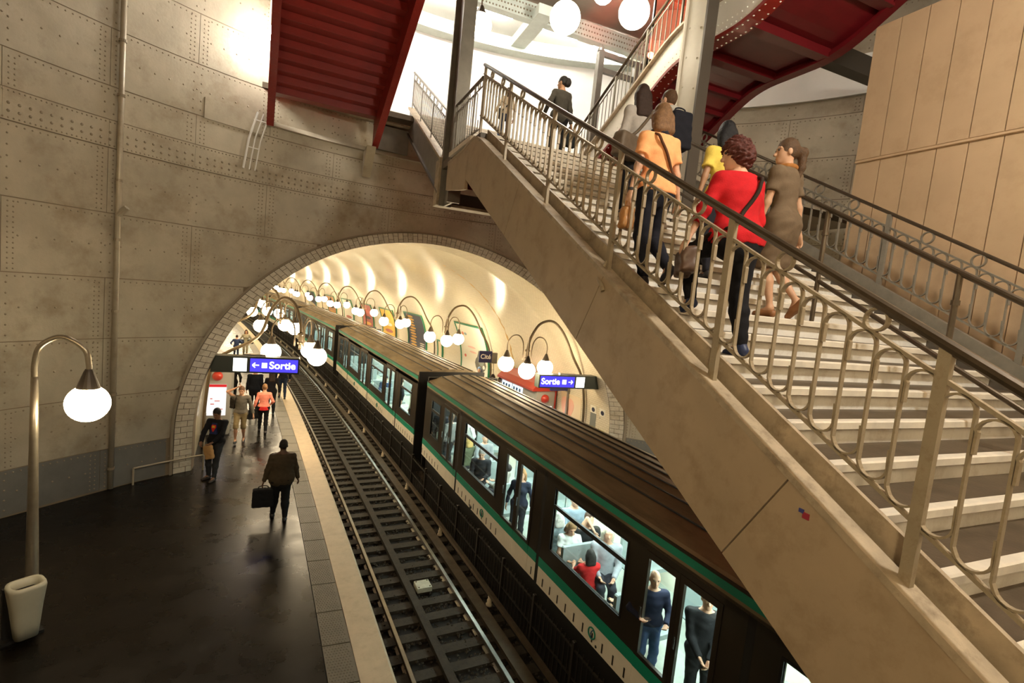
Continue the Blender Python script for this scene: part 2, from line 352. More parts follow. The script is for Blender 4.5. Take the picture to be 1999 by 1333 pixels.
# ------------------------------------------------------------------ shaft wall with the tunnel portal
D = math.radians
OPX0, OPX1, OPZ = -.95, 9.7, 10.02
def backing(th0, th1):
    m = MB(); n = int((th1 - th0) / D(.6)) + 1; ths = [th0 + (th1 - th0) * i / n for i in range(n + 1)]
    def cols(th):
        x = WX + WR * math.sin(th); front = math.cos(th) > 0
        z = arch_z(x, 6.07, 5.62) if front else None
        lo = z if z is not None else -.1
        hi = OPZ if (front and OPX0 < x < OPX1) else 14.6
        return lo, hi
    for i in range(n):
        l0, h0 = cols(ths[i]); l1, h1 = cols(ths[i + 1])
        if abs(l0 - l1) > 1.2: l0 = l1 = max(l0, l1)
        h = min(h0, h1)
        a = [wpt(ths[i], l0), wpt(ths[i + 1], l1), wpt(ths[i + 1], h), wpt(ths[i], h)]
        q = [wpt(ths[i], l0, -.35), wpt(ths[i + 1], l1, -.35), wpt(ths[i + 1], h, -.35), wpt(ths[i], h, -.35)]
        m.hexa([a[0], a[1], q[1], q[0], a[3], a[2], q[2], q[3]])
    return m
wall = struct('wall_back', backing(D(-88), D(88)), M_wall)
wall['label'] = 'curved riveted metal wall of the station shaft'
wf = struct('wall_front', backing(D(88), D(272)), M_plate)
SEAMS = [D(-49 + 8.85 * k) for k in range(-4, 17)]
ROWS = [(.02, .93, 1), (.95, 2.13, 0), (2.15, 3.43, 1), (3.45, 4.75, 1), (4.77, 6.13, 0), (6.15, 7.48, 1), (8.07, 8.73, 0), (8.75, 9.88, 1), (9.9, 11.0, 0), (11.02, 12.3, 1), (12.32, 13.6, 0)]
riv = MB()
def rivet(th, z, r=.02, d=.012):
    if abs(th) > D(85): return
    c = Vector(wpt(th, z, d)); nrm = Vector((-math.sin(th), -math.cos(th), 0)); t = Vector((math.cos(th), -math.sin(th), 0)); L = []
    for rr, h in ((r, 0), (r * .75, r * .45)):
        for k in range(6):
            a = k * math.pi / 3; L.append(c + t * (math.cos(a) * rr) + Vector((0, 0, 1)) * (math.sin(a) * rr) + nrm * h)
    L.append(c + nrm * r * .6)
    f = [(k, (k + 1) % 6, 6 + (k + 1) % 6, 6 + k) for k in range(6)] + [(6 + k, 6 + (k + 1) % 6, 12) for k in range(6)]
    riv.add(L, f)
def clear(th, z):
    x = WX + WR * math.sin(th); a = arch_z(x, 6.5, 5.95)
    if a is not None and z < a + .05: return False
    if OPX0 - .1 < x < OPX1 + .1 and z > OPZ - .06: return False
    return True
def plate(t0, t1, z0, z1, m, d0=.0, d1=.012, name='plate'):
    n = max(2, int((t1 - t0) / D(.75))); ths = [t0 + (t1 - t0) * i / n for i in range(n + 1)]; cols = []; runs = []
    for th in ths:
        x = WX + WR * math.sin(th); lo, hi = z0, z1; a = arch_z(x, 6.46, 5.9)
        if a is not None: lo = max(lo, a)
        if OPX0 < x < OPX1: hi = min(hi, OPZ - .02)
        if hi - lo > .03: cols.append((th, lo, hi))
        else:
            if len(cols) > 1: runs.append(cols)
            cols = []
    if len(cols) > 1: runs.append(cols)
    for cs in runs:
        mb = MB(); P = [[wpt(th, lo, d1) for th, lo, hi in cs], [wpt(th, hi, d1) for th, lo, hi in cs]]; Q = [[wpt(th, lo, d0 - .01) for th, lo, hi in cs], [wpt(th, hi, d0 - .01) for th, lo, hi in cs]]
        mb.slab(Q, P); part(name, mb, m, wall)
g = D(.03)
for z0, z1, par in ROWS:
    sm = [s for i, s in enumerate(SEAMS) if i % 2 == par]; sm = [sm[0] - D(17.7)] + sm + [sm[-1] + D(17.7)]
    for a, b in zip(sm[:-1], sm[1:]):
        if b < D(-80) or a > D(84): continue
        plate(max(a, D(-82)) + g, min(b, D(86)) - g, z0, z1, M_dado if z1 < .94 else M_plate)
        for dth in (.5, .95, -.5, -.95):                                   # seam rivets
            z = z0 + .06
            while z < z1 - .03:
                if clear(a + D(dth), z): rivet(a + D(dth), z, .018)
                z += .095
        mid = (a + b) / 2
        for dth in (-.42, .42):
            z = z0 + .12
            while z < z1 - .05:
                if clear(mid + D(dth), z): rivet(mid + D(dth), z, .02)
                z += .2
        for zz, st, r in ((z1 - .06, .62, .018), ((z0 + z1) / 2, 1.5, .021)):
            if z1 - z0 < .8 and r > .02: continue
            th = a + D(1.3)
            while th < b - D(.8):
                if clear(th, zz): rivet(th, zz, r)
                th += D(st)
# wide horizontal band with the big rivets
for i in range(len(SEAMS) - 1):
    plate(SEAMS[i] + g * .3, SEAMS[i + 1] - g * .3, 7.5, 8.05, M_plate, .0, .028, 'band_plate')
th = D(-80)
while th < D(84):
    for zz, r, d in ((7.66, .03, .028), (7.80, .03, .028)):
        if clear(th, zz): rivet(th, zz, r, d)
    for zz in (7.54, 8.01):
        rivet(th, zz, .018, .028); rivet(th + D(.42), zz, .018, .028)
    th += D(.85)
rv = stuff(part('rivet', riv, M_rivet, wall, True))
# plain cove band high on the right and a ledge below the landing on the left
for nm, t0, t1, z0, z1, d, m in (('cove_band', 38, 87, 11.45, 12.5, .12, M_white), ('ledge_band', -23, 6, 9.0, 9.12, .16, M_plate)):
    n = 24; mb = MB(); ths = [D(t0 + (t1 - t0) * i / n) for i in range(n + 1)]
    mb.slab([[wpt(t, z0, 0) for t in ths], [wpt(t, z1, 0) for t in ths]], [[wpt(t, z0, d) for t in ths], [wpt(t, z1, d * .6) for t in ths]]); part(nm, mb, m, wall)
# hatch plate left of the red flight
mb = MB(); ths = [math.asin((x - WX) / WR) for x in (-2.33, -1.9, -1.5, -1.13)]
mb.slab([[wpt(t, 8.72, .01) for t in ths], [wpt(t, 9.2, .01) for t in ths]], [[wpt(t, 8.72, .045) for t in ths], [wpt(t, 9.2, .045) for t in ths]]); part('access_hatch', mb, M_plate, wall)
# portal ring: bricks
def apt(t, e):  # t along the arch (m from left foot), e radial offset outward from the inner edge
    L = 1.0
    if t < L: return (AX - 6.05 - e * .98, t)
    if t > ARCH - L: return (AX + 6.05 + e * .98, ARCH - t)
    i = np.searchsorted(_S, t - L); i = min(max(i, 1), len(_S) - 1); u = (t - L - _S[i - 1]) / (_S[i] - _S[i - 1]); ph = _PH[i - 1] + u * (_PH[i] - _PH[i - 1])
    return (AX - (6.05 + e * .98) * math.cos(ph), AZ + (5.6 + e * .78) * math.sin(ph))
_PH = np.linspace(0, math.pi, 721); _xx = -6.05 * np.cos(_PH); _zz = 5.6 * np.sin(_PH); _S = np.concatenate([[0], np.cumsum(np.hypot(np.diff(_xx), np.diff(_zz)))]); ARCH = _S[-1] + 2
mb = MB(); n = 200; ts = [ARCH * i / n for i in range(n + 1)]
def ring_pt(t, e, d):
    x, z = apt(t, e); return (x, wally(x, d), z)
mb.slab([[ring_pt(t, 0, .012) for t in ts], [ring_pt(t, .37, .012) for t in ts]], [[ring_pt(t, 0, -.3) for t in ts], [ring_pt(t, .37, -.3) for t in ts]])
ring = struct('trim_2', mb, M_mortar); ring['label'] = 'white brick ring round the tunnel portal'
nb = 138; c = ARCH / nb
for i in range(nb):
    cuts = (0, .245, .365) if i % 2 else (0, .12, .365)
    for e0, e1 in zip(cuts[:-1], cuts[1:]):
        t0, t1 = i * c + .007, (i + 1) * c - .007; pr_ = .028 + .008 * random.random()
        mb = MB(); mb.hexa([ring_pt(t0, e0 + .006, -.02), ring_pt(t1, e0 + .006, -.02), ring_pt(t1, e1 - .006, -.02), ring_pt(t0, e1 - .006, -.02), ring_pt(t0, e0 + .006, pr_), ring_pt(t1, e0 + .006, pr_), ring_pt(t1, e1 - .006, pr_), ring_pt(t0, e1 - .006, pr_)])
        part('brick', mb, M_brick, ring)
# riveted flange round the ring (clear of the outermost bricks)
mb = MB(); ts2 = [ARCH * i / 160 for i in range(161)]
mb.slab([[ring_pt(t, .375, .0) for t in ts2], [ring_pt(t, .43, .0) for t in ts2]], [[ring_pt(t, .375, .05) for t in ts2], [ring_pt(t, .43, .05) for t in ts2]]); part('flange', mb, M_rivet, ring)
# tunnel vault
prof = [(-6.05, -1.3), (-6.05, 0), (-6.05, .5)] + [(-6.05 * math.cos(math.pi * i / 48), 1 + 5.6 * math.sin(math.pi * i / 48)) for i in range(49)] + [(6.05, .5), (6.05, 0), (6.05, -1.3)]
ys = [None, 17.5] + [19.5 + 2.0 * i for i in range(49)]
rows = []; uv = []; arc = [0]
for a, b_ in zip(prof[:-1], prof[1:]): arc.append(arc[-1] + math.hypot(b_[0] - a[0], b_[1] - a[1]))
for yv in ys:
    row = []
    for px, pz in prof:
        x = AX + px
        row.append((x, wally(x) - .01 if abs(x - WX) < WR else 15, pz) if yv is None else (edge(yv) + 2.9 + px, yv, pz))
    rows.append(row)
mb = MB(); mb.slab(rows, [[(p[0] + (p[0] - AX) * .04, p[1], p[2] + (.25 if p[2] > 1 else 0)) for p in r] for r in rows])
vault = part('wall_tunnel', mb, M_tile); vault['kind'] = 'structure'; vault['label'] = 'cream tiled vault of the tunnel'
vault.data.shade_smooth(); ul = vault.data.uv_layers.new(name='UVMap'); nprof = len(prof); N = len(rows) * nprof
vco = np.empty(len(vault.data.vertices) * 3); vault.data.vertices.foreach_get('co', vco); vco = vco.reshape(-1, 3)
li = np.empty(len(vault.data.loops), int); vault.data.loops.foreach_get('vertex_index', li)
uvs = np.stack([vco[li, 1], np.array(arc)[(li % N) % nprof]], 1).astype(np.float32); ul.data.foreach_set('uv', uvs.ravel())
yv = ys[-1]
struct('wall_end', MB().box((edge(yv) - 4, yv, -1.5), (edge(yv) + 9.5, yv + .3, 7)), M_tile)
mb = MB(); mb.slab([[(edge(yv) + .1, yv - .02, -1.3), (edge(yv) + 5.7, yv - .02, -1.3)], [(edge(yv) + .1, yv - .02, 3.2), (edge(yv) + 5.7, yv - .02, 3.2)]], [[(edge(yv) + .1, yv + .1, -1.3), (edge(yv) + 5.7, yv + .1, -1.3)], [(edge(yv) + .1, yv + .1, 3.2), (edge(yv) + 5.7, yv + .1, 3.2)]])
part('tunnel_mouth', mb, M_dark, bpy.data.objects['wall_end'])
def vwall(y, z, side=1, d=.03):  # point on the vault wall
    q = 1 - (max(0, z - 1) / 5.6) ** 2; r = (6.05 - d) * math.sqrt(max(0, q)); return (edge(y) + 2.9 + side * r, y, z)
def vpanel(y0, y1, z0, z1, side=1, d0=-.05, d1=.04, n=10):
    mb = MB(); zs = [z0 + (z1 - z0) * i / n for i in range(n + 1)]
    yy = [y0 + (y1 - y0) * i / 2 for i in range(3)]
    return mb.slab([[vwall(y, z, side, d0) for z in zs] for y in yy], [[vwall(y, z, side, d1) for z in zs] for y in yy])
# stain joint across the vault
mb = MB(); pth = []
for i in range(60):
    z = 1.2 + 5.3 * math.sin(math.pi / 2 * i / 59); pth.append(z)
P = [[vwall(20.85 + .05 * math.sin(i * 1.9), z, 1, .0) for i, z in enumerate(pth)], [vwall(20.93 + .05 * math.sin(i * 1.3), z, 1, .0) for i, z in enumerate(pth)]]
Q = [[vwall(20.85 + .05 * math.sin(i * 1.9), z, 1, .014) for i, z in enumerate(pth)], [vwall(20.93 + .05 * math.sin(i * 1.3), z, 1, .014) for i, z in enumerate(pth)]]
part('leak_joint', mb.slab(P, Q), mat('leak_ochre', (.50, .30, .09), .6), vault)
# ------------------------------------------------------------------ partition right of the stairs
pw = struct('wall_right', MB().box((7.44, -3, 2.5), (7.6, 5.25, 9.62)), M_partn); pw['label'] = 'tan boarded partition beside the stairs'
y = 5.24
while y > -2.6:
    for z0, z1, d in ((2.6, 7.715, 0), (7.735, 9.6, .022)):
        part('panel', MB().box((7.40 - d, y - .34, z0), (7.45, y - .008, z1), .006), M_partn, pw)
    y -= .345
part('panel_ledge', MB().prism([(7.37, 7.70), (7.395, 7.69), (7.41, 7.74), (7.40, 7.76)], -2.6, 5.24, 'y'), M_partn, pw)

# ------------------------------------------------------------------ main stairs
MS = .523
def nz(y): return 3.4412 + MS * y                     # line through the step edges
st = thing('staircase', 'wide straight staircase with white risers climbing over the train', 'staircase', (4.9, 1.3, 3.6))
def slope_box(x0, x1, y0, y1, h0, h1, base=nz, yb=0): # parallelogram beam following the stair slope; ends cut plumb
    return MB().hexa([(x0, y0, base(y0) + h0), (x1, y0, base(y0) + h0), (x1, y1, base(y1) + h0), (x0, y1, base(y1) + h0), (x0, y0, base(y0) + h1), (x1, y0, base(y0) + h1), (x1, y1, base(y1) + h1), (x0, y1, base(y1) + h1)])
def steps(parent, x0, x1, ya, za, n, run, rise, lo):
    tr = MB().box((x0, 0, -.05), (x1, run + .03, 0)).mesh('tread'); ri = MB().box((x0, .025, -rise - .01), (x1, .05, -.045)).mesh('riser')
    no = MB().prism([(-.022, -.052), (.045, -.052), (.045, .004), (-.012, .004), (-.022, -.006)], x0, x1, 'x').mesh('nosing')
    for i in range(n):
        for nm, me, m in (('tread', tr, M_tread), ('riser', ri, M_riser), ('nosing', no, M_nosing)):
            o = link(nm, me, m, parent); o.location = (-lo[0], ya + i * run - lo[1], za + i * rise - lo[2])
steps(st, 2.92, 6.84, 1.342 - 3 * .324, 4.143 - 3 * .1695, 27, .324, .1695, (4.9, 1.3, 3.6))
ZL = 4.143 + 23 * .1695                                # landing level 8.04
tb_ = [-1.0, 1.99, 4.22, 6.60]
for a, b in zip(tb_, [1.99, 4.22, 6.60, 8.93]):
    P = []
    g = .005
    poly = [(a + g, 3.377 + MS * (a + g)), (a + .41 + g, 2.486 + .52 * (a + .41 + g)), (b + .41 - g, 2.486 + .52 * (b + .41 - g)), (b - g, 3.377 + MS * (b - g))]
    if b > 8.9: poly[2] = (9.26, 2.486 + .52 * 9.26); poly[3] = (9.16, 7.93); poly.append((8.9, 7.985))
    part('cladding_panel', MB().prism(poly, 2.69, 2.75, 'x'), M_tan, st)
part('cladding_panel', MB().prism([(9.17, 7.92), (9.27, 7.30), (9.27, 7.12), (9.5, 7.14), (10.64, 7.30), (10.64, 7.86)], 2.69, 2.75, 'x'), M_tan, st)
part('stringer', slope_box(2.75, 2.80, -1.0, 8.95, -.93, -.10), M_coldk, st)
stk = part('sticker', MB().box((2.684, 1.845, 4.215), (2.69, 1.885, 4.25)), mat('sticker_red', (.35, .03, .05), .5), st); part('sticker_blue', MB().box((2.683, 1.88, 4.24), (2.69, 1.91, 4.262)), mat('sticker_blue', (.05, .06, .25), .5), stk)
def hump(x0, x1, dz0, dz1):
    pts = [(-1.0, 3.377 - MS), (8.45, 3.377 + MS * 8.45), (8.75, 7.93), (8.95, 7.98), (9.2, 7.96), (9.6, 7.9), (10.64, 7.86)]
    mb = MB(); n = len(pts); L = []
    for y, z in pts: L += [(x0, y, z + dz0), (x1, y, z + dz0), (x1, y, z + dz1), (x0, y, z + dz1)]
    f = [(i * 4 + k, i * 4 + (k + 1) % 4, i * 4 + 4 + (k + 1) % 4, i * 4 + 4 + k) for i in range(n - 1) for k in range(4)] + [(3, 2, 1, 0), tuple((n - 1) * 4 + k for k in range(4))]
    return mb.add(L, f)
part('ledge', hump(2.685, 2.825, -.035, .012), M_ledge, st)
part('ledge_gutter', hump(2.825, 2.875, -.08, -.05), M_coldk, st)
part('kick_board', slope_box(2.875, 2.905, -1.0, 8.78, -.22, .075), M_ledge, st)
part('soffit', slope_box(2.8, 6.9, -1.0, 9.2, -.62, -.56), M_red, st)
part('stringer', slope_box(6.93, 7.0, -1.0, 9.0, -.12, .19), M_railg, st)
part('stringer', slope_box(6.845, 6.93, -1.0, 8.9, -.6, -.05), M_coldk, st)  # dark inner plate, its colour standing in for the shaded gap by the steps
# landings
land = struct('floor.002', MB().box((2.76, 8.80, ZL - .17), (13.0, 11.62, ZL)), M_tread); land['label'] = 'middle landing of the stairs'
part('landing_extension', MB().box((5.62, 11.62, ZL - .17), (12.0, 13.4, ZL)), M_tread, land)
part('landing_edge', MB().box((2.70, 9.2, ZL - .06), (2.80, 10.66, ZL + .03)), M_nosing, land)
low = struct('floor.003', MB().box((2.7, -6, 3.44), (8, .36, 3.60)).box((-5.5, -6, 3.44), (2.7, 1.2, 3.60)), M_tread); low['label'] = 'lower landing at the foot of the stairs'
# upper flight from the landing to the hall
st2 = thing('staircase', 'upper flight with grey stringer rising to the white hall behind the grey column', 'staircase', (4.2, 12, 8))
def nz2(y): return ZL + .1695 + MS * (y - 11.62)
steps(st2, 2.92, 5.62, 11.62, ZL + .1695, 13, .324, .1695, (4.2, 12, 8))
part('stringer', slope_box(2.75, 2.80, 11.45, 16.0, -.72, -.02, nz2), M_col, st2)
part('stringer_flange', slope_box(2.70, 2.92, 11.45, 16.05, -.04, .02, nz2), M_ledge, st2)
part('stringer_flange', slope_box(2.70, 2.90, 11.45, 16.0, -.78, -.72, nz2), M_coldk, st2)
part('stringer', slope_box(5.62, 5.70, 11.5, 16.0, -.5, .05, nz2), M_white, st2)
part('soffit', slope_box(2.8, 5.62, 11.62, 16.0, -.62, -.56, nz2), M_red, st2)

# ------------------------------------------------------------------ railings
def arc(cy, cz, r, a0, a1, n=8): return [(cy + r * math.cos(a0 + (a1 - a0) * i / n), cz + r * math.sin(a0 + (a1 - a0) * i / n)) for i in range(n + 1)]
def loop_mesh(sp, m, hb, h2, w, t): # one baluster: arch to the uphill neighbour, bar, U to the downhill neighbour (y measured from the bar)
    r = sp / 2; cz = h2 + m * r - .012 - r; ub = hb - m * r + .012 + r
    p = [(sp - t, cz - .10), (sp - t, cz)] + arc(r, cz, r - t / 2, .15, math.pi, 9) + [(0, ub)] + arc(-r, ub, r - t / 2, 0, -math.pi + .15, 9)[1:] + [(-sp + t, ub + .10)]
    return MB().strip(p, w, t, 0).mesh('baluster')
def railing(name, label, X, base, y0, y1, m, newels, rings, sp=.155, hb=.24, h2=.95, ht=1.09, w=.028, t=.011, mr=None, mh=None, group=None, rtop=.03, newel_h=-.14, cells=None):
    mr = mr or M_rail; mh = mh or M_hand; lo = (X, (y0 + y1) / 2, base((y0 + y1) / 2)); r = thing(name, label, 'railing', lo, group=group)
    part('handrail', MB().tube([(X, y, base(y) + ht + .012) for y in np.linspace(y0, y1, 5)], rtop, 10), mh, r)
    part('upper_bar', MB().strip([(y0, base(y0) + h2), (y1, base(y1) + h2)], w, .02, X), mr, r)
    part('lower_bar', MB().strip([(y0, base(y0) + hb), (y1, base(y1) + hb)], w, .02, X), mr, r)
    nm = None
    for y in newels:
        if nm is None: nm = MB().prism([(-.028, newel_h), (.028, newel_h), (.028, ht + .0), (-.028, ht - .0)], -w * .65, w * .65, 'x').mesh('newel')
        o = link('newel', nm, mr, r); o.location = (0, y - lo[1], base(y) - lo[2])
    lm = loop_mesh(sp, m, hb, h2, w, t); y = y1 - sp
    while y > y0 + sp * .8:
        o = link('baluster', lm, mr, r); o.location = (0, y - lo[1], base(y) - lo[2]); y -= sp
    rm = None; rr = (ht - h2) * .5 - .012
    for y in rings:
        if rm is None: rm = MB().strip(arc(0, 0, rr, 0, 2 * math.pi, 20), w * 1.1, t, 0).mesh('ring')
        o = link('ring', rm, mr, r); o.location = (0, y - lo[1], base(y) + h2 + rr + .012 - lo[2])
    return r
ra = railing('stair_railing', 'cream iron railing of looped bars along the near edge of the wide stairs', 2.78, nz, -.9, 8.98, MS, [-.15, 1.385, 2.785, 4.31, 5.89, 7.54, 8.9], [-.9 + .55, .35, .95, 1.72, 2.32, 3.15, 3.80, 4.75, 5.28, 6.35, 7.04, 7.93, 8.5])
for y in (4.31,):                            # feet of the posts, bent out over the ledge
    z = nz(y); part('post_foot', MB().tube(catmull([(2.78, y + .02, z + .02), (2.74, y + .06, z - .10), (2.70, y + .02, z - .16), (2.675, y - .08, z - .22), (2.675, y - .12, z - .28)]), .022, 8), M_rail, ra)
railing('landing_railing', 'short level railing of thin bars on the middle landing beside the grey column', 2.78, lambda y: ZL - .02, 9.0, 10.64, 0, [9.42, 10.55], [9.2, 9.8, 10.2], ht=1.0, h2=.86, hb=.12, w=.016, mr=M_railg)  # darker grey puts the silhouette against the bright hall into the colour
railing('stair_railing', 'railing of thin bars on the upper flight left of the grey column', 2.80, nz2, 11.5, 16.0, MS, [11.6, 13.0, 14.5, 15.95], [12.1, 12.6, 13.5, 14.0, 15.0, 15.5], sp=.14, hb=.14, h2=.86, ht=1.02, w=.014, mr=M_railg)  # same dark tone: bars coloured as if backlit by the hall
railing('stair_railing', 'grey iron railing with rings on the far edge beside the tan partition', 6.96, nz, -.9, 8.9, MS, [-.2, 1.3, 2.83, 4.36, 5.9, 7.5], [y + d for y in (-.2, 1.3, 2.83, 4.36, 5.9, 7.5) for d in (.5, 1.05)], hb=.30, h2=.93, ht=1.09, w=.03, t=.012, mr=M_railg, rtop=.022)
cr = thing('centre_handrail', 'two plain dark bars on round posts dividing the wide stairs', 'handrail', (5.0, 3, 5))
for h, r_ in ((1.10, .027), (.36, .022)): part('bar', MB().tube([(5.0, -.9, nz(-.9) + h), (5.0, 6.3, nz(6.3) + h)], r_, 10), M_hand, cr)
for y in (-.3, 1.15, 2.5, 3.75, 5.2, 6.2):
    pz = part('post', MB().tube([(5.0, y, nz(y) - .12), (5.0, y, nz(y) + 1.09)], .024, 10), M_piste, cr)
    part('collar', MB().tube([(5.0, y, nz(y) + .83), (5.0, y, nz(y) + .87)], .033, 10), M_piste, pz)
# ------------------------------------------------------------------ columns
cl = thing('column', 'tall grey riveted steel column at the corner of the middle landing', 'column', (2.88, 11.0, 7.1))
part('web', MB().box((2.85, 10.70, 7.08), (2.90, 11.37, 14.5)), M_col, cl)
for y in (10.66, 11.35): part('flange', MB().box((2.75, y, 7.08), (3.02, y + .06, 14.5)), M_col, cl)
part('bracket_beam', MB().box((2.77, 11.42, 7.16), (4.3, 11.75, 7.42)), M_coldk, cl)
part('bracket_flange', MB().box((2.75, 11.40, 7.10), (4.3, 11.78, 7.16)), M_ledge, cl)
part('gusset', MB().box((2.70, 11.41, 7.10), (2.76, 11.75, 8.1)), M_ledge, cl)
c2 = thing('column', 'white painted steel column with edge darkened as shade, standing in the stairs behind the backpack', 'column', (5.6, 6.8, 6.6))
part('web', MB().box((5.45, 6.55, 6.9), (5.53, 7.02, 14.5), .01), M_colw, c2)
part('flange', MB().box((5.42, 6.52, 6.9), (5.62, 6.56, 14.5)), M_coldk, c2)  # dark colour stands in for shade on the face turned from the hall
part('flange', MB().box((5.42, 7.01, 6.9), (5.62, 7.05, 14.5)), M_colw, c2)
for z in np.arange(7.4, 14, .45):
    part('bolt', MB().sphere((5.452, 6.66, z), .018, 8, 4), M_colw, c2); part('bolt', MB().sphere((5.452, 6.92, z + .1), .018, 8, 4), M_colw, c2)

# ------------------------------------------------------------------ red flight overhead on the left
e = thing('staircase', 'red painted stair soffit hanging overhead left of the grey column', 'staircase', (.40, 15.1, 9.7), D(3.55), world=False)
ES = .546; n = 27; run = .31
tu = MB().box((-1.26, -run - .02, 0), (1.26, 0, .04)).mesh('tread'); ru = MB().box((-1.26, -.025, .03), (1.26, 0, run * ES)).mesh('riser')
for i in range(n):
    o = link('tread', tu, M_red, e); o.location = (0, -i * run, i * run * ES)
    o = link('riser', ru, M_red, e); o.location = (0, -(i + 1) * run, i * run * ES)
rv_ = MB()
for sx in (-1, 1):
    Ly = -n * run
    xs = sorted((sx * 1.24, sx * 1.41))
    part('stringer_flange', MB().hexa([(xs[0], Ly, -.75 - Ly * ES), (xs[1], Ly, -.75 - Ly * ES), (xs[1], 0, -.75), (xs[0], 0, -.75), (xs[0], Ly, -.71 - Ly * ES), (xs[1], Ly, -.71 - Ly * ES), (xs[1], 0, -.71), (xs[0], 0, -.71)]), M_red, e)
    xs = sorted((sx * 1.25, sx * 1.29))
    part('stringer', MB().hexa([(xs[0], Ly, -.71 - Ly * ES), (xs[1], Ly, -.71 - Ly * ES), (xs[1], 0, -.71), (xs[0], 0, -.71), (xs[0], Ly, .3 - Ly * ES), (xs[1], Ly, .3 - Ly * ES), (xs[1], 0, .3), (xs[0], 0, .3)]), M_red, e)
    for k in range(56):
        y = -.1 - k * .145
        for xo in (1.28, 1.37): rv_.add([(sx * xo - .014, y - .014, -.75 - y * ES), (sx * xo + .014, y - .014, -.75 - y * ES), (sx * xo + .014, y + .014, -.75 - y * ES), (sx * xo - .014, y + .014, -.75 - y * ES), (sx * xo, y, -.765 - y * ES)], [(0, 1, 4), (1, 2, 4), (2, 3, 4), (3, 0, 4)])
stuff(part('rivet', rv_, M_red, e))
# bracket under its right foot, grey girder and slab edge of the hall floor
part('bracket', MB().prism([(15.9, 8.95), (15.0, 8.95), (15.9, 8.25)], 1.5, 1.74, 'x'), M_plate, wall)
mb = MB(); ths = [D(-19.5 + i * 1.5) for i in range(14)]
mb.slab([[wpt(t, 9.86, .42) for t in ths], [wpt(t, 10.2, .42) for t in ths]], [[wpt(t, 9.86, -.02) for t in ths], [wpt(t, 10.2, -.02) for t in ths]])
hf = struct('floor.004', MB().box((-1.6, 15.2, 9.9), (11.5, 20, 10.04)), M_tread); hf['label'] = 'floor of the bright upper hall'
part('slab_edge', mb, M_ledge, hf)
mb = MB(); ths = [D(-7.6 + i * 1.2) for i in range(5)]
mb.slab([[wpt(t, 9.12, .2) for t in ths], [wpt(t, 9.8, .2) for t in ths]], [[wpt(t, 9.12, -.02) for t in ths], [wpt(t, 9.8, -.02) for t in ths]]); part('girder', mb, M_col, hf)
# ------------------------------------------------------------------ second red flight high on the right
def _zf(y): return ZL + ES * (11.0 - y) if y > 7.52 else (ZL + ES * 3.48 if y > 5.9 else ZL + ES * 3.48 + ES * (5.9 - y))
def zf(y): return sum(_zf(y + d) for d in (-.36, -.24, -.12, 0, .12, .24, .36)) / 7
F0, F1 = 10.9, -2.0
fy = [F0 + (F1 - F0) * i / 88 for i in range(89)]
fl = thing('staircase', 'curving stair with dark red soffit and white stringer above the climbing people', 'staircase', (6.7, 7.5, 9.5))
def ribbon(x0, x1, h0, h1, ys=fy):
    mb = MB(); L = []
    for y in ys: L += [(x0, y, zf(y) + h0), (x1, y, zf(y) + h0), (x1, y, zf(y) + h1), (x0, y, zf(y) + h1)]
    f = [(i * 4 + k, i * 4 + 4 + k, i * 4 + 4 + (k + 1) % 4, i * 4 + (k + 1) % 4) for i in range(len(ys) - 1) for k in range(4)] + [(0, 1, 2, 3), tuple((len(ys) - 1) * 4 + k for k in (3, 2, 1, 0))]
    return mb.add(L, f)
part('stringer', ribbon(5.74, 5.80, -.40, .16), M_white, fl)
part('stringer_flange', ribbon(5.66, 5.84, .16, .20), M_ledge, fl)
part('stringer_flange', ribbon(5.66, 5.90, -.46, -.40), M_red, fl)
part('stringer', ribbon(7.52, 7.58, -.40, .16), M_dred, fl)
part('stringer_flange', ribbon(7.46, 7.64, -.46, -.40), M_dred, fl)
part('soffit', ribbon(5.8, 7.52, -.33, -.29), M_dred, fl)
rv_ = MB()
for i in range(130):
    y = F0 - .05 - i * .094
    for h in (-.30, -.2, .1): rv_.add([(5.74, y - .014, zf(y) + h), (5.74, y, zf(y) + h - .014), (5.74, y + .014, zf(y) + h), (5.74, y, zf(y) + h + .014), (5.726, y, zf(y) + h)], [(0, 4, 1), (1, 4, 2), (2, 4, 3), (3, 4, 0)])
    for x in (5.69, 5.86): rv_.add([(x - .013, y - .013, zf(y) - .46), (x + .013, y - .013, zf(y) - .46), (x + .013, y + .013, zf(y) - .46), (x - .013, y + .013, zf(y) - .46), (x, y, zf(y) - .474)], [(0, 1, 4), (1, 2, 4), (2, 3, 4), (3, 0, 4)])
stuff(part('rivet', rv_, M_white, fl))
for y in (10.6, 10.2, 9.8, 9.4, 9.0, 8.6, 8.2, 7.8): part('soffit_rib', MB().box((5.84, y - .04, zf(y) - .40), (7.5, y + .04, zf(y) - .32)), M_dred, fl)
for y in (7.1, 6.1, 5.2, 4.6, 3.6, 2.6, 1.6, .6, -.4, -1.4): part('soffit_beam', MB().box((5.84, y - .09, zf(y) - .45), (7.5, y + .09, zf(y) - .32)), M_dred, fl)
for i in range(12): y = 10.9 - .31 * (i + 1); part('tread', MB().box((5.8, y, ZL + (i + 1) * .169 - .04), (7.52, y + .33, ZL + (i + 1) * .169)), M_tread, fl)
fr = thing('stair_railing', 'thin barred railing climbing to the right beside the red spotlight', 'railing', (5.75, 7.5, 9.5))
part('handrail', MB().tube([(5.75, y, zf(y) + 1.08) for y in fy], .028, 8), M_hand, fr)
for h in (.95, .27): part('bar', MB().tube([(5.75, y, zf(y) + h) for y in fy], .014, 6), M_railg, fr)
bmf = MB().tube([(0, 0, .27), (0, 0, .95)], .010, 6).mesh('baluster'); pmf = MB().box((-.018, -.018, .2), (.018, .018, 1.07)).mesh('post')
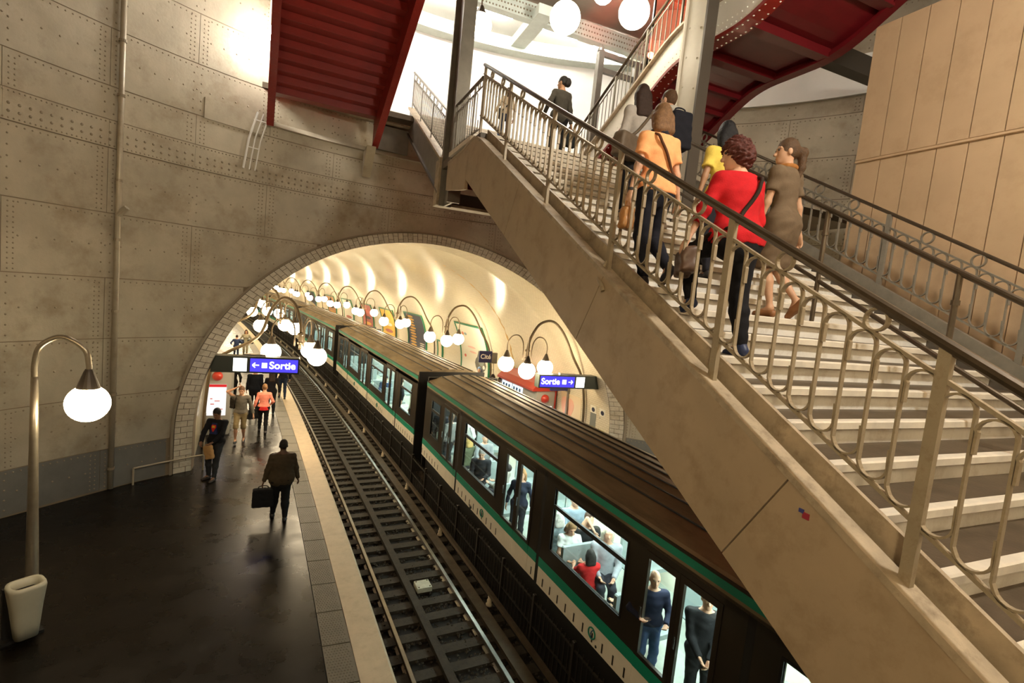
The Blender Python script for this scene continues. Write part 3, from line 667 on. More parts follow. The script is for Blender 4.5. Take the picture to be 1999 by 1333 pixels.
for i in range(88):
    y = F0 - .1 - i * .135
    o = link('post' if i % 7 == 3 else 'baluster', pmf if i % 7 == 3 else bmf, M_railg, fr); o.location = (0, y - 7.5, zf(y) - 9.5)
# dark beam from the red flight to the far wall, ceiling of the shaft
struct('beam', MB().box((7.7, 7.9, 10.77), (13.7, 8.2, 11.18)), M_coldk)['label'] = 'dark beam behind the right hand red stair'
ce = struct('ceiling', MB().box((-8.5, -6.5, 14.5), (15, 20.5, 14.7)), M_ceil)
# ------------------------------------------------------------------ upper hall
def hp(th, z, d=0): return (4.3 + (13 - d) * math.sin(th), 5.24 + (13 - d) * math.cos(th), z)
mb = MB(); ths = [D(-27 + 2 * i) for i in range(32)]
mb.slab([[hp(t, 10.0) for t in ths], [hp(t, 14.5) for t in ths]], [[hp(t, 10.0, -.3) for t in ths], [hp(t, 14.5, -.3) for t in ths]]); hw = struct('wall_hall', mb, M_white, True); hw['label'] = 'bright white curved back wall of the upper hall'
mb = MB(); mb.slab([[hp(t, 13.75, .0) for t in ths], [hp(t, 14.1, .0) for t in ths]], [[hp(t, 13.78, .42) for t in ths], [hp(t, 14.1, .42) for t in ths]]); part('cornice_beam', mb, M_beam, hw)
struct('wall_left', MB().box((-1.35, 15.25, 9.9), (-1.05, 18.0, 14.5)), M_white); 
b1 = struct('beam.001', MB().box((0, 15.78, 13.95), (12.0, 15.84, 14.46)), M_beam); b1['label'] = 'riveted pale beam under the hall ceiling'
part('beam_flange', MB().box((0, 15.70, 13.91), (12.0, 16.0, 13.95)), M_beam, b1)
rv_ = MB()
for i in range(110):
    for z in (14.04, 14.2, 14.36):
        x = .1 + i * .108 + (.054 if z == 14.2 else 0); rv_.add([(x - .026, 15.78, z - .026), (x + .026, 15.78, z - .026), (x + .026, 15.78, z + .026), (x - .026, 15.78, z + .026), (x, 15.755, z)], [(0, 1, 4), (1, 2, 4), (2, 3, 4), (3, 0, 4)])
stuff(part('rivet', rv_, M_rivet, b1))
b2 = struct('beam.002', MB().hexa([(6.25, 15.2, 13.9), (6.75, 15.2, 13.9), (6.85, 17.9, 13.9), (6.35, 17.9, 13.9), (6.25, 15.2, 14.2), (6.75, 15.2, 14.2), (6.85, 17.9, 14.2), (6.35, 17.9, 14.2)]), M_beam); b2['label'] = 'pale cross beam of the hall ceiling'
ce2 = part('hall_ceiling_panel', MB().box((-1.1, 16.1, 14.42), (13, 18.4, 14.49)), M_white, ce)
part('ceiling_step', MB().box((-8, 13.0, 14.2), (14.5, 13.2, 14.5)), M_ceil, ce)
dk = thing('door_frame', 'dark post and lintel frame at the hall entrance beside the thin railing', 'frame', (8.1, 14.2, ZL))
for x in (8.0, 9.3): part('post', MB().box((x - .09, 14.1, ZL), (x + .09, 14.3, 12.85), .02), M_col, dk)
part('post_cap', MB().lathe([(.11, 0), (.1, .08), (.03, .2)], (8.0, 14.2, 12.85), 10), M_col, dk)
for z in (12.25, 12.72): part('lintel', MB().box((8.05, 14.14, z), (11.0, 14.26, z + .14)), M_col, dk)
tlt = []
for i, x in enumerate((-.2, 1.6, 3.4, 5.2, 7.6, 9.6)):  # tubes added to whiten the hall, kept out of sight behind the beam
    t = thing('added_tube_light', f'added fluorescent tube light hidden behind the riveted hall beam, {("first", "second", "third", "fourth", "fifth", "sixth")[i]} from the red soffit', 'light', (x, 16.4, 14.15), group='added tube lights hidden behind the hall beam', world=False)
    part('housing', MB().box((-.7, -.06, .03), (.7, .06, .1)), M_white, t); part('tube', MB().tube([(-.66, 0, 0), (.66, 0, 0)], .03, 8), M_tubeh, t)
rs = thing('spotlight', 'small black spotlight glowing red beside the high thin railing', 'spotlight', (7.9, 11.6, 11.62))
part('body', MB().tube([(7.98, 11.75, 11.62), (7.88, 11.42, 11.66)], .1, 12), M_fence, rs)
part('lens', MB().tube([(7.88, 11.42, 11.66), (7.875, 11.40, 11.66)], .085, 12), glow('lens_red', (1, .08, .03), 30), rs)
part('bracket', MB().box((7.95, 11.6, 11.68), (8.0, 11.66, 14.5)), M_fence, rs)
ld = bpy.data.lights.new('red_spot', 'SPOT'); ld.energy = 3200; ld.color = (1, .10, .04); ld.spot_size = D(75); ld.spot_blend = .5; ld.shadow_soft_size = .06
lo = bpy.data.objects.new('spot_beam', ld); C.objects.link(lo); lo.location = (7.86, 11.36, 11.67)
lo.rotation_euler = (Vector((11.3, 15.3, 14.5)) - Vector(lo.location)).to_track_quat('-Z', 'Y').to_euler()
# ------------------------------------------------------------------ train
CARL = 14.05
def car_parts(root):
    A = lambda nm, mb, m, p=root, s=False: part(nm, mb, m, p, s)
    W = 2.42
    def prof(dx, dz): return None
    # roof: shoulder and arched top
    pr_ = [(0, 2.10), (.0, 2.30), (.06, 2.36), (.42, 2.47), (.50, 2.48), (.9, 2.53), (W / 2, 2.55), (W - .9, 2.53), (W - .5, 2.48), (W - .42, 2.47), (W - .06, 2.36), (W, 2.30), (W, 2.10)]
    L = MB(); n = len(pr_)
    for y in (0, CARL): L.v += [(x, y, z) for x, z in pr_]
    L.n = 2 * n; L.f += [(i, i + 1, n + i + 1, n + i) for i in range(n - 1)] + [tuple(range(n)), tuple(range(2 * n - 1, n - 1, -1))]
    A('roof', L, M_troof)
    A('roof_edge', MB().box((-.012, .02, 2.19), (.02, CARL - .02, 2.31)), M_tgreen)
    A('roof_gutter', MB().box((-.02, .02, 2.30), (.03, CARL - .02, 2.325)), M_tdark)
    rm = MB().box((-.014, .05, 0), (.014, CARL - .05, .022)).mesh('roof_rib')
    for x, z in ((.46, 2.474), (.80, 2.515), (1.06, 2.54), (1.36, 2.54), (1.62, 2.515), (1.96, 2.474)):
        o = link('roof_rib', rm, M_tblack if x < .5 or x > 1.9 else M_trib, root); o.location = (x, 0, z)
    # floor, ends, right side, underframe
    A('floor', MB().box((.05, .05, -.04), (W - .05, CARL - .05, .0)), M_tfloor)
    A('inner_ceiling', MB().box((.06, .05, 2.06), (W - .06, CARL - .05, 2.10)), M_tin)
    for x in (.55, W - .55): A('ceiling_light', MB().box((x - .09, .4, 2.03), (x + .09, CARL - .4, 2.058)), M_ttube)
    for y0, y1 in ((-.02, .05), (CARL - .05, CARL + .02)): A('end_wall', MB().box((.02, y0, -.4), (W - .02, y1, 2.45)), M_tblack)
    A('side_wall', MB().box((W - .05, 0, -.05), (W, CARL, .80)), M_twhite); A('side_wall', MB().box((W - .05, 0, 1.85), (W, CARL, 2.1)), M_tdark)
    for y in np.arange(0, CARL, 1.55): A('side_post', MB().box((W - .05, y, .8), (W, y + .32, 1.85)), M_tin)
    A('underframe', MB().box((.12, .1, -1.0), (W - .1, CARL - .1, -.05)), M_tblack)
    A('gangway', MB().box((.5, -.45, -.3), (W - .5, 0, 2.2)), M_tblack)
    # left side modules (y measured from the near end)
    gaps = [CARL - 3.05, CARL - 7.45, CARL - 11.85]
    spans = [('end', gaps[0] + .05, CARL)] + [('mod', gaps[1] + .05, gaps[0] - .05), ('mod', gaps[2] + .05, gaps[1] - .05), ('tail', 0, gaps[2] - .05)]
    for y in gaps: A('joint', MB().box((.0, y - .055, -.03), (.05, y + .055, 2.12)), M_tblack)
    def win(y0, y1, z0, z1, tr=True):
        A('sill', MB().box((0, y0 - .09, .50), (.05, y1 + .09, z0)), M_tdark); A('header', MB().box((0, y0 - .09, z1), (.05, y1 + .09, 2.13)), M_tdark)
        for a, b in ((y0 - .09, y0), (y1, y1 + .09)): A('pillar', MB().box((0, a, z0), (.05, b, z1)), M_tdark)
        w = A('window', MB().box((-.01, y0 - .03, z0 - .03), (.03, y0, z1 + .03)).box((-.01, y1, z0 - .03), (.03, y1 + .03, z1 + .03)).box((-.01, y0, z0 - .03), (.03, y1, z0)).box((-.01, y0, z1), (.03, y1, z1 + .03)), M_tblack)
        part('pane', MB().box((.012, y0, z0), (.018, y1, z1)), M_glass, w)
        if tr: zt = z1 - .28 * (z1 - z0); part('transom', MB().box((-.005, y0, zt - .035), (.03, y1, zt + .035)), M_tblack, w)
    def door(y0, y1):
        d = A('door', MB().box((-.012, y0 + .004, .50), (.035, y0 + .075, 2.02)).box((-.012, y1 - .075, .50), (.035, y1 - .004, 2.02)).box((-.012, y0 + .075, .50), (.035, y1 - .075, .56)).box((-.012, y0 + .075, 1.93), (.035, y1 - .075, 2.02)), M_tdark)
        part('pane', MB().box((.012, y0 + .075, .56), (.018, y1 - .075, 1.93)), M_glass, d)
        part('handle', MB().box((-.03, y1 - .06, 1.05), (-.012, y1 - .03, 1.22)), M_chrome, d)
        A('side_panel', MB().box((-.004, y0 + .006, -.03), (.04, y1 - .006, .325)), M_twhite); A('stripe', MB().box((-.012, y0 + .004, .325), (.04, y1 - .004, .50)), M_tgreen)
    def low(y0, y1):
        A('side_panel', MB().box((0, y0, -.03), (.04, y1, .325)), M_twhite); A('stripe', MB().box((-.008, y0, .325), (.04, y1, .50)), M_tgreen)
        for y in np.arange(y0 + .12, y1 - .05, .26): A('vent', MB().box((-.004, y, .02), (0, y + .03, .17)), M_tdark)
    for kind, a, b in spans:
        if kind == 'mod':
            win(a + 1.45 + .55, b - .32, .80, 1.93); low(a + 1.62, b); A('pillar', MB().box((0, b - .24, .5), (.05, b, 2.13)), M_tdark)
            door(a + .32, a + .98); door(a + .98, a + 1.62); low(a, a + .32); A('pillar', MB().box((0, a, .5), (.05, a + .32, 2.13)), M_tdark); A('pillar', MB().box((0, a + 1.62, .5), (.05, a + 1.92, 2.13)), M_tdark)
            A('emblem', MB().tube([(-.006, a + 2.55 + .085 * math.cos(t * math.pi / 12), .16 + .085 * math.sin(t * math.pi / 12)) for t in range(25)], .013, 6, False), M_tgreen)
            ln = A('emblem_line', MB().tube([(-.012, a + 2.50, .25), (-.012, a + 2.55, .19), (-.012, a + 2.57, .14), (-.012, a + 2.54, .09)], .008, 6), mat('emblem_blue', (.02, .10, .22), .4))
        elif kind == 'end':
            door(a + .15, a + .70); door(a + .70, a + 1.27); win(a + 1.60, a + 2.34, .82, 1.86); low(a + 1.27, b); low(a, a + .15); A('pillar', MB().box((0, a, .5), (.05, a + .15, 2.13)), M_tdark)
            A('pillar', MB().box((0, a + 2.43, .5), (.05, b, 2.13)), M_tdark); A('pillar', MB().box((0, a + 1.27, .5), (.05, a + 1.51, 2.13)), M_tdark)
        else:
            win(a + .55, b - .35, .82, 1.90); low(a, b); A('pillar', MB().box((0, a, .5), (.05, a + .46, 2.13)), M_tdark); A('pillar', MB().box((0, b - .26, .5), (.05, b, 2.13)), M_tdark)
    A('door_header', MB().box((.0, .05, 2.02), (.05, CARL - .05, 2.14)), M_tdark)
    # seats and poles
    sm = None
    for y in (gaps[1] + 2.1, gaps[1] + 3.6, gaps[2] + 2.1, gaps[2] + 3.6, gaps[0] + 1.9):
        for x in (.12, 1.45):
            if sm is None: sm = MB().box((0, -.22, .36), (.85, .22, .44), .03).box((0, .17, .44), (.85, .24, .95), .02).mesh('seat')
            o = link('seat', sm, M_seat, root); o.location = (x, y, 0)
    for y in (gaps[0] + .75, gaps[1] + 1.0, gaps[2] + 1.0):
        for x in (.45, 1.2): A('pole', MB().tube([(x, y, 0), (x, y, 2.05)], .018, 8), M_chrome)
    A('grab_rail', MB().tube([(.35, .5, 1.75), (.35, CARL - .5, 1.75)], .016, 8), M_chrome)
CLAB = ['nearest green and white metro carriage, lit windows crossing below the stairs', 'second green and white metro carriage, just inside the tunnel portal', 'third metro carriage, deeper in the tunnel behind the second', 'fourth metro carriage, small behind the lamp globes', 'farthest metro carriage at the end of the platform']
cars = []; y = 15.52
for i, lab in enumerate(CLAB):
    y0 = y - CARL if i == 0 else y0 + CARL + .88
    ym = y0 + CARL / 2; a = rotz_at(ym); x0 = edge(ym) + 3.0 + math.sin(a) * CARL / 2
    if i == 0:
        r = thing('metro_carriage', lab, 'train', (x0, y0, 0), a, 'carriages of the standing train', world=False); car_parts(r)
    else:
        r = copy_tree(cars[0]); r.location = (x0, y0, 0); r.rotation_euler = (0, 0, a); r['label'] = lab
    cars.append(r)

# ------------------------------------------------------------------ lamps
def lamp_cluster(name, label, X, Y, side, angs, R=.78, cz=2.9, group=None):
    r = thing(name, label, 'lamp', (X, Y, 0), group=group, world=False)
    wx = lambda z: vwall(Y, z, side, .14)[0] - X
    lim = lambda a, z: side * min(a, abs(wx(z)))
    q = .85 if side > 0 else .55
    path = [(wx(0), 0, 0), (wx(1.5), 0, 1.5), (wx(2.6), 0, 2.6), (lim(q * 2.1, 3.3), 0, 3.3), (lim(q * 1.55, 4.1), 0, 4.1), (lim(q, 4.5), 0, 4.5), (side * q * .45, 0, 4.40), (side * q * .12, 0, 3.98), (0, 0, 3.55), (0, 0, 3.0)]
    part('pole', MB().tube(catmull(path, 5), .045, 10), M_brass, r, True)
    part('collar', MB().lathe([(.05, 3.15), (.09, 3.17), (.09, 3.22), (.055, 3.24), (.055, 3.42), (.09, 3.44), (.09, 3.49), (.05, 3.51)], (0, 0, 0), 12), M_brass, r)
    for a in angs:
        ca, sa = math.cos(D(a)), math.sin(D(a)); p = [(ca * d, sa * d, z) for d, z in ((.16, 3.1), (.16, 3.45), (.2, 3.72), (.33, 3.9), (.5, 3.93), (.67, 3.84), (R, 3.62), (R, 3.36))]
        ar = part('arm', MB().tube(catmull(p, 4), .022, 8), M_brass, r, True)
        part('cap', MB().lathe([(.03, cz + .48), (.05, cz + .44), (.14, cz + .22)], (ca * R, sa * R, 0), 14), M_cap, ar)
        part('globe', MB().sphere((ca * R, sa * R, cz), .275, 18, 12), M_globe, ar, True)
    return r
ORD = ['first', 'second', 'third', 'fourth', 'fifth', 'sixth', 'seventh', 'eighth', 'ninth', 'tenth', 'eleventh']
for i in range(10):
    for sd, nm in ((1, 'far platform'), (-1, 'near platform')):
        Y = (15.4 if sd > 0 else 16.4) + 7.6 * i; X = edge(Y) + 2.9 + sd * (3.45 if sd > 0 else 3.5)
        lab = f'{"" if i < 6 else "tiny distant "}three globe lamp on curved pole, {ORD[i]} from the portal on the {nm}'
        lamp_cluster('globe_lamp', lab, X, Y, sd, (8 + 13 * (i % 3), 128 + 13 * (i % 3), 248 + 13 * (i % 3)) if sd > 0 else (67 + 11 * (i % 3), 187 + 11 * (i % 3), 307 + 11 * (i % 3)), group='three globe lamps along the tunnel')
fl_ = thing('globe_lamp', 'single white globe on a bent steel post beside the litter bin', 'lamp', (-3.29, 8.9, 0), world=False)
part('post', MB().tube([(0, 0, 0), (0, 0, .25), (.0, 0, 2.6), (0, 0, 3.5)], [.085, .08, .05, .042], 14), M_post, fl_, True)
part('arm', MB().tube(catmull([(0, 0, 3.45), (0, 0, 3.68), (.06, 0, 3.93), (.29, 0, 4.07), (.54, 0, 3.92), (.6, 0, 3.7), (.6, 0, 3.55)], 6), .038, 10), M_post, fl_, True)
part('cap', MB().lathe([(.04, .50), (.06, .46), (.15, .2), (.15, .18)], (.6, 0, 3.13), 18), M_cap, fl_)
part('globe', MB().sphere((.6, 0, 3.13), .265, 26, 16), M_globef, fl_, True)
f2_ = copy_tree(fl_); [setattr(c, 'data', c.data.copy()) or c.data.materials.__setitem__(0, M_globep) for c in f2_.children if c.name.startswith('globe')]; f2_.location = (11.0, 10.2, 0); f2_.rotation_euler.z = math.pi; f2_['label'] = 'single white globe on a bent post on the far platform, behind the stair cladding'
for i, (x, y, z, lab) in enumerate([(4.05, 8.6, 10.23, 'bright globe hanging above the landing left of the white column, nearer the grey column'), (5.15, 8.12, 10.43, 'bright globe hanging beside the red lit ceiling and thin railing'), (3.52, 12.05, 11.42, 'smaller bright globe close to the right side of the grey column')]):
    t = thing('hanging_globe', lab, 'lamp', (x, y, z), world=False)
    part('globe', MB().sphere((0, 0, 0), .27, 26, 16), M_globeh, t, True); part('cap', MB().lathe([(.13, .23), (.05, .42), (.03, .44)], (0, 0, 0), 14), M_cap, t); part('rod', MB().tube([(0, 0, .42), (0, 0, 14.5 - z)], .018, 8), M_brass, t)
for x, y, z, lab, m in ((-.78, 14.55, 11.0, 'globe lamp above the foot of the red stair, hidden behind its soffit', M_globey), (.6, 12.9, 12.7, 'globe lamp above the red soffit, nearer the grey column', M_globex), (3.0, 13.2, 13.7, 'globe lamp close under the ceiling in front of the hall, nearer the red soffit', M_globey), (7.2, 13.0, 13.7, 'globe lamp close under the ceiling in front of the hall, nearer the curving stair', M_globey),  # ceiling globe nearer the red soffit is added to light the hall wall
                        (1.2, -2.2, 8.4, 'globe lamp hanging over the lower landing, nearer the platform', M_globel), (5.4, -1.4, 9.0, 'globe lamp hanging over the lower landing, above the stair foot', M_globel), (4.4, .3, 9.5, 'globe lamp hanging over the lower stair steps', M_globem), (-1.8, -2.2, 7.2, 'globe lamp hanging over the lower landing, left of the other two', M_globes)):
    t = thing('hanging_globe', lab, 'lamp', (x, y, z), world=False)
    part('globe', MB().sphere((0, 0, 0), .27, 18, 12), m, t, True); part('cap', MB().lathe([(.13, .23), (.05, .42)], (0, 0, 0), 12), M_cap, t); part('rod', MB().tube([(0, 0, .42), (0, 0, 14.5 - z)], .018, 8), M_brass, t)

# ------------------------------------------------------------------ signs, boards, platform furniture
def lettering(body, size, m, parent, loc, rot, ext=.004, bold=.0, align='LEFT', name='lettering'):
    cu = bpy.data.curves.new(name, 'FONT'); cu.body = body; cu.size = size; cu.extrude = ext; cu.offset = bold; cu.align_x = align; cu.align_y = 'CENTER'; cu.materials.append(m)
    t = bpy.data.objects.new(name, cu); C.objects.link(t); bpy.context.view_layer.update(); me = bpy.data.meshes.new_from_object(t.evaluated_get(bpy.context.evaluated_depsgraph_get())); bpy.data.objects.remove(t)
    o = link(name, me, None, parent); o.location = loc; o.rotation_euler = rot; return o
M_sblue = glow('sign_blue_light', (.06, .045, .85), 1.0); M_swhite = glow('sign_white_light', (1, .95, .85), 1.8); M_slet = glow('sign_letter_light', (1, .97, .95), 1.6)
M_sbox = mat('sign_dark_green', (.035, .045, .035), .45); M_navy = mat('plate_navy', (.02, .025, .11), .4)
def arrow(d, x, z, m): # flat arrow made of three bars, pointing in x direction d
    mb = MB(); y0, y1 = -.012, -.004
    mb.box((x - .075, y0, z - .014), (x + .075, y1, z + .014))
    for s in (-1, 1):
        a = (x + d * .085, z); b = (x + d * .02, z + s * .065); L = []
        nx, nz_ = -(b[1] - a[1]), (b[0] - a[0]); l = math.hypot(nx, nz_); nx, nz_ = nx / l * .014, nz_ / l * .014
        mb.hexa([(a[0] + nx, y0, a[1] + nz_), (a[0] - nx, y0, a[1] - nz_), (a[0] - nx, y1, a[1] - nz_), (a[0] + nx, y1, a[1] + nz_), (b[0] + nx, y0, b[1] + nz_), (b[0] - nx, y0, b[1] - nz_), (b[0] - nx, y1, b[1] - nz_), (b[0] + nx, y1, b[1] + nz_)])
    return mb
def exit_sign(X0, X1, Y, z0, z1, d, label):
    W_ = X1 - X0; H_ = z1 - z0; s = thing('exit_sign', label, 'sign', (X0, Y, z0), world=False)
    part('casing', MB().box((0, 0, 0), (W_, .32, H_), .015), M_sbox, s)
    bw = W_ * .55; x0 = W_ - bw - .04 if d < 0 else .05
    pl = part('blue_panel', MB().box((x0, -.01, .045), (x0 + bw, .005, H_ - .045)), M_sblue, s)
    sx = x0 - .40 if d < 0 else x0 + bw + .07
    part('white_panel', MB().box((sx, -.01, .045), (sx + .32, .005, H_ - .045)), M_swhite, s)
    zc = H_ / 2
    if d < 0:
        part('arrow', arrow(-1, x0 + .14, zc, M_slet), M_slet, pl); part('exit_symbol', MB().box((x0 + .28, -.014, zc - .07), (x0 + .41, -.006, zc + .07)), M_slet, pl)
        lettering('Sortie', .27, M_slet, pl, (x0 + .46, -.012, zc + .0), (math.pi / 2, 0, 0), bold=.006)
    else:
        lettering('Sortie', .28, M_slet, pl, (x0 + .03, -.012, zc + .0), (math.pi / 2, 0, 0), bold=.006)
        part('exit_symbol', MB().box((x0 + bw - .46, -.014, zc - .075), (x0 + bw - .31, -.006, zc + .075)), M_slet, pl); part('arrow', arrow(1, x0 + bw - .15, zc, M_slet), M_slet, pl)
    part('hanger', MB().box((W_ * .35, .1, H_), (W_ * .6, .22, H_ + .05), .01), M_chrome, s)
    return s
exit_sign(-2.0, .13, 15.0, 2.50, 2.94, -1, 'lit blue Sortie sign with left arrow over the near platform')
exit_sign(7.32, 9.62, 14.62, 2.36, 2.80, 1, 'lit blue Sortie sign with right arrow beyond the train roof')
def board(name, label, cat, y0, y1, z0, z1, m, frame=None, side=1, group=None):
    t = thing(name, label, cat, (vwall((y0 + y1) / 2, z0, side)[0], (y0 + y1) / 2, z0), group=group); part('face', vpanel(y0, y1, z0, z1, side, -.02, .05), m, t)
    if frame:
        for a, b, c, d in ((y0 - .09, y0, z0, z1), (y1, y1 + .09, z0, z1), (y0 - .09, y1 + .09, z1, z1 + .09)): part('frame', vpanel(a, b, c, d, side, -.02, .09), frame, t)
    return t
M_pap = mat('poster_paper', (.86, .82, .70), .35); M_gfr = mat('frame_green_enamel', (.03, .20, .10), .3); M_pnavy = mat('poster_navy', (.02, .022, .05), .3); M_pgold = mat('poster_gold', (.75, .42, .08), .4)
b1_ = board('billboard', 'large white billboard in a green frame with a car picture', 'billboard', 23.45, 26.7, .75, 3.42, M_pap, M_gfr)
def vblob(y, z, ry, rz, m, name, parent, n=18, d=.055, fn=None):
    mb = MB(); P = [vwall(y, z, 1, d + .006)]; 
    for k in range(n):
        a = 2 * math.pi * k / n; f = fn(a) if fn else 1; P.append(vwall(y + ry * f * math.cos(a), z + rz * f * math.sin(a), 1, d + .006))
    Q = [vwall(y, z, 1, d - .01)] + [vwall(y + ry * (fn(2 * math.pi * k / n) if fn else 1) * math.cos(2 * math.pi * k / n), z + rz * (fn(2 * math.pi * k / n) if fn else 1) * math.sin(2 * math.pi * k / n), 1, d - .01) for k in range(n)]
    N = n + 1; f = [(0, 1 + (k + 1) % n, 1 + k) for k in range(n)] + [(N, N + 1 + k, N + 1 + (k + 1) % n) for k in range(n)] + [(1 + k, 1 + (k + 1) % n, N + 1 + (k + 1) % n, N + 1 + k) for k in range(n)]
    return part(name, mb.add(P + Q, f), m, parent)
cp = vblob(24.35, 1.55, .55, .62, mat('print_car_grey', (.16, .15, .12), .3), 'car_print', b1_, fn=lambda a: 1 + .18 * math.cos(4 * a))
vblob(24.25, 1.75, .35, .28, mat('print_window', (.30, .33, .30), .3), 'window_print', cp, d=.062); vblob(23.95, 1.45, .13, .1, mat('print_shine', (.95, .95, .9), .3), 'lamp_print', cp, d=.064); vblob(24.4, 1.25, .34, .1, M_pnavy, 'grille_print', cp, d=.064)
for y, z, ry, rz, c in ((26.1, 2.95, .14, .08, (.75, .25, .15)), (25.75, 2.95, .16, .07, (.35, .45, .45)), (25.3, 2.3, .5, .05, (.85, .55, .48)), (25.2, 2.05, .42, .05, (.85, .55, .48)), (26.2, 1.75, .12, .08, (.7, .12, .08))): vblob(y, z, ry, rz, mat('print_%d' % (c[0] * 100 + c[1] * 1000), c, .4), 'text_print', b1_)
b2_ = board('poster', 'tall navy poster with a gold pattern in a green frame', 'poster', 32.3, 35.6, .6, 3.25, M_pnavy, M_gfr)
for k in range(13): vblob(34.6 + .1 * math.sin(k * 2.1), .8 + k * .19, .55, .07, M_pgold, 'gold_print', b2_)
for k in range(5): vblob(33.0, .9 + k * .13, .45 - .05 * (k % 2), .03, M_pap, 'text_print', b2_)
for y0, y1, m_, lab in ((29.6, 30.2, mat('poster_cream', (.72, .62, .42), .4), 'small cream notice board left of the white billboard'), (38.4, 41.5, mat('poster_yellow_print', (.80, .50, .08), .4), 'poster with a yellow design behind the second lamp row'), (44, 47, mat('poster_red', (.40, .10, .08), .4), 'dark red poster farther down the far platform'), (50, 53, M_pap, 'pale poster far along the platform wall'), (56, 59, mat('poster_orange', (.60, .28, .10), .4), 'orange poster far along the platform wall'), (64, 67, M_pnavy, 'dark poster near the end of the far platform')):
    p = board('poster', lab, 'poster', y0, y1, .7, 2.0 if y1 - y0 < 1 else 3.1, m_, M_gfr)
    if y1 - y0 > 1:
        for k in range(4): vblob((y0 + y1) / 2, 1.0 + k * .5, 1.0 - .1 * k, .13, [M_pap, M_pgold, mat('print_blackish', (.05, .05, .05), .4), mat('print_brick', (.5, .14, .1), .4)][(k + int(y0)) % 4], 'print', p)
mp = board('route_map', 'pale wall map with pink shape between the red machine and small notices', 'map', 15.7, 17.0, .55, 1.78, mat('map_cream', (.72, .58, .38), .35), None)
vblob(16.55, 1.2, .38, .5, mat('map_pink', (.78, .42, .30), .4), 'pink_print', mp, fn=lambda a: 1 + .2 * math.sin(3 * a))
for y0, y1, lab in ((14.78, 15.12, 'small grey notice with white top, farther from the portal bricks'), (14.27, 14.6, 'small grey notice with white top, right beside the portal bricks')):
    nb_ = board('notice', lab, 'notice', y0, y1, .9, 1.72, mat('notice_grey', (.22, .22, .19), .35), None); part('heading', vpanel(y0, y1, 1.45, 1.72, 1, .03, .056, 2), M_pap, nb_)
    ym = (y0 + y1) / 2; vblob(ym, 1.57, .09, .08, M_pnavy, 'pictogram', nb_); part('yellow_edge', vpanel(y0, y1, .9, .97, 1, .03, .056, 2), mat('notice_yellow', (.55, .48, .06), .4), nb_)
ct = thing('station_sign', 'small navy Cité name plate in front of the white billboard', 'sign', (8.08, 21.9, 2.30), D(4), world=False)
part('plate', MB().box((-.32, -.04, -.27), (.32, .0, .27), .02), M_navy, ct); part('side_case', MB().box((.32, -.04, -.3), (.6, .08, .2), .02), M_col, ct)
lettering('Cité', .30, mat('letter_white', (.9, .88, .85), .4), ct, (0, -.045, 0), (math.pi / 2, 0, 0), bold=.006, align='CENTER')
cb = thing('station_sign', 'navy and grey plate half hidden under the right Sortie sign', 'sign', (9.1, 16.4, 2.12), D(8), world=False)
part('plate', MB().box((-.45, -.04, -.2), (.35, .0, .2), .02), M_navy, cb); part('side_case', MB().box((.35, -.04, -.25), (.62, .1, .15), .02), M_col, cb); part('pole', MB().box((.42, .0, -2.1), (.52, .08, -.2)), M_col, cb)
# vending machine on the far platform
vm = thing('vending_machine', 'red topped grey vending machine beyond the train roof', 'machine', (8.75, 18.6, 0), D(6), world=False)
VMG = mat('machine_grey', (.36, .35, .32), .4); VMR = mat('machine_red', (.42, .035, .02), .35)
part('body', MB().box((-.35, -1.35, 0), (.5, 1.5, 1.72), .03), VMG, vm); part('canopy', MB().prism([(-.55, 1.72), (.5, 1.72), (.5, 2.1), (.1, 2.12), (-.35, 1.98), (-.55, 1.80)], -1.45, 1.55, 'y'), VMR, vm)
for y0, y1 in ((-.35, .45), (.55, 1.38)):
    w = part('display_window', MB().box((-.37, y0, .75), (-.34, y1, 1.62)), glow('machine_light', (.62, .80, 1.0), 1.3), vm)
    for k in range(4):
        for j in range(3): part('bottle', MB().box((-.39, y0 + .12 + j * .24, .82 + k * .2), (-.37, y0 + .24 + j * .24, .95 + k * .2)), mat('bottle_dark', (.05, .12, .22), .3), w)
part('side_panel', MB().box((-.34, -1.40, .1), (.5, -1.35, 1.78), .02), VMG, vm); part('red_ball', MB().sphere((.05, -1.40, 1.42), .17, 16, 10), VMR, vm, True); part('red_edge', MB().box((.5, -1.42, .0), (.56, -1.34, 1.85)), VMR, vm)
part('lit_panel', MB().box((-.28, -1.415, .55), (.4, -1.40, 1.12)), glow('panel_warm', (1, .88, .78), 1.2), vm)
# vending machine on the near platform: its lit end panel faces us
v2 = thing('vending_machine', 'grey vending machine with lit white end panel and red ball on the near platform', 'machine', (-2.22, 17.75, 0), D(4), world=False)
part('body', MB().box((-.55, 0, 0), (.45, 2.4, 2.05), .04), VMG, v2); part('canopy', MB().box((-.6, -.05, 2.05), (.48, 2.45, 2.16), .03), M_sbox, v2)
part('lit_panel', MB().box((-.22, -.02, .62), (.32, -.005, 1.60)), glow('panel_white', (1, .93, .88), .62), v2); part('panel_header', MB().box((-.22, -.024, 1.52), (.32, -.018, 1.60)), glow('panel_red', (.8, .03, .03), .5), v2)
for x, z, w, h in ((-.05, .98, .1, .03), (.08, 1.08, .14, .025), (.18, .82, .12, .025), (.15, .74, .1, .02), (-.08, 1.15, .06, .03)): part('print', MB().box((x - w / 2, -.024, z - h / 2), (x + w / 2, -.018, z + h / 2)), glow('panel_print', (.80, .16, .12), .45), v2)
part('red_ball', MB().sphere((.06, .02, 1.86), .15, 16, 10), VMR, v2, True); part('red_edge', MB().box((-.60, -.03, 0), (-.53, 2.4, 2.0)), VMR, v2)
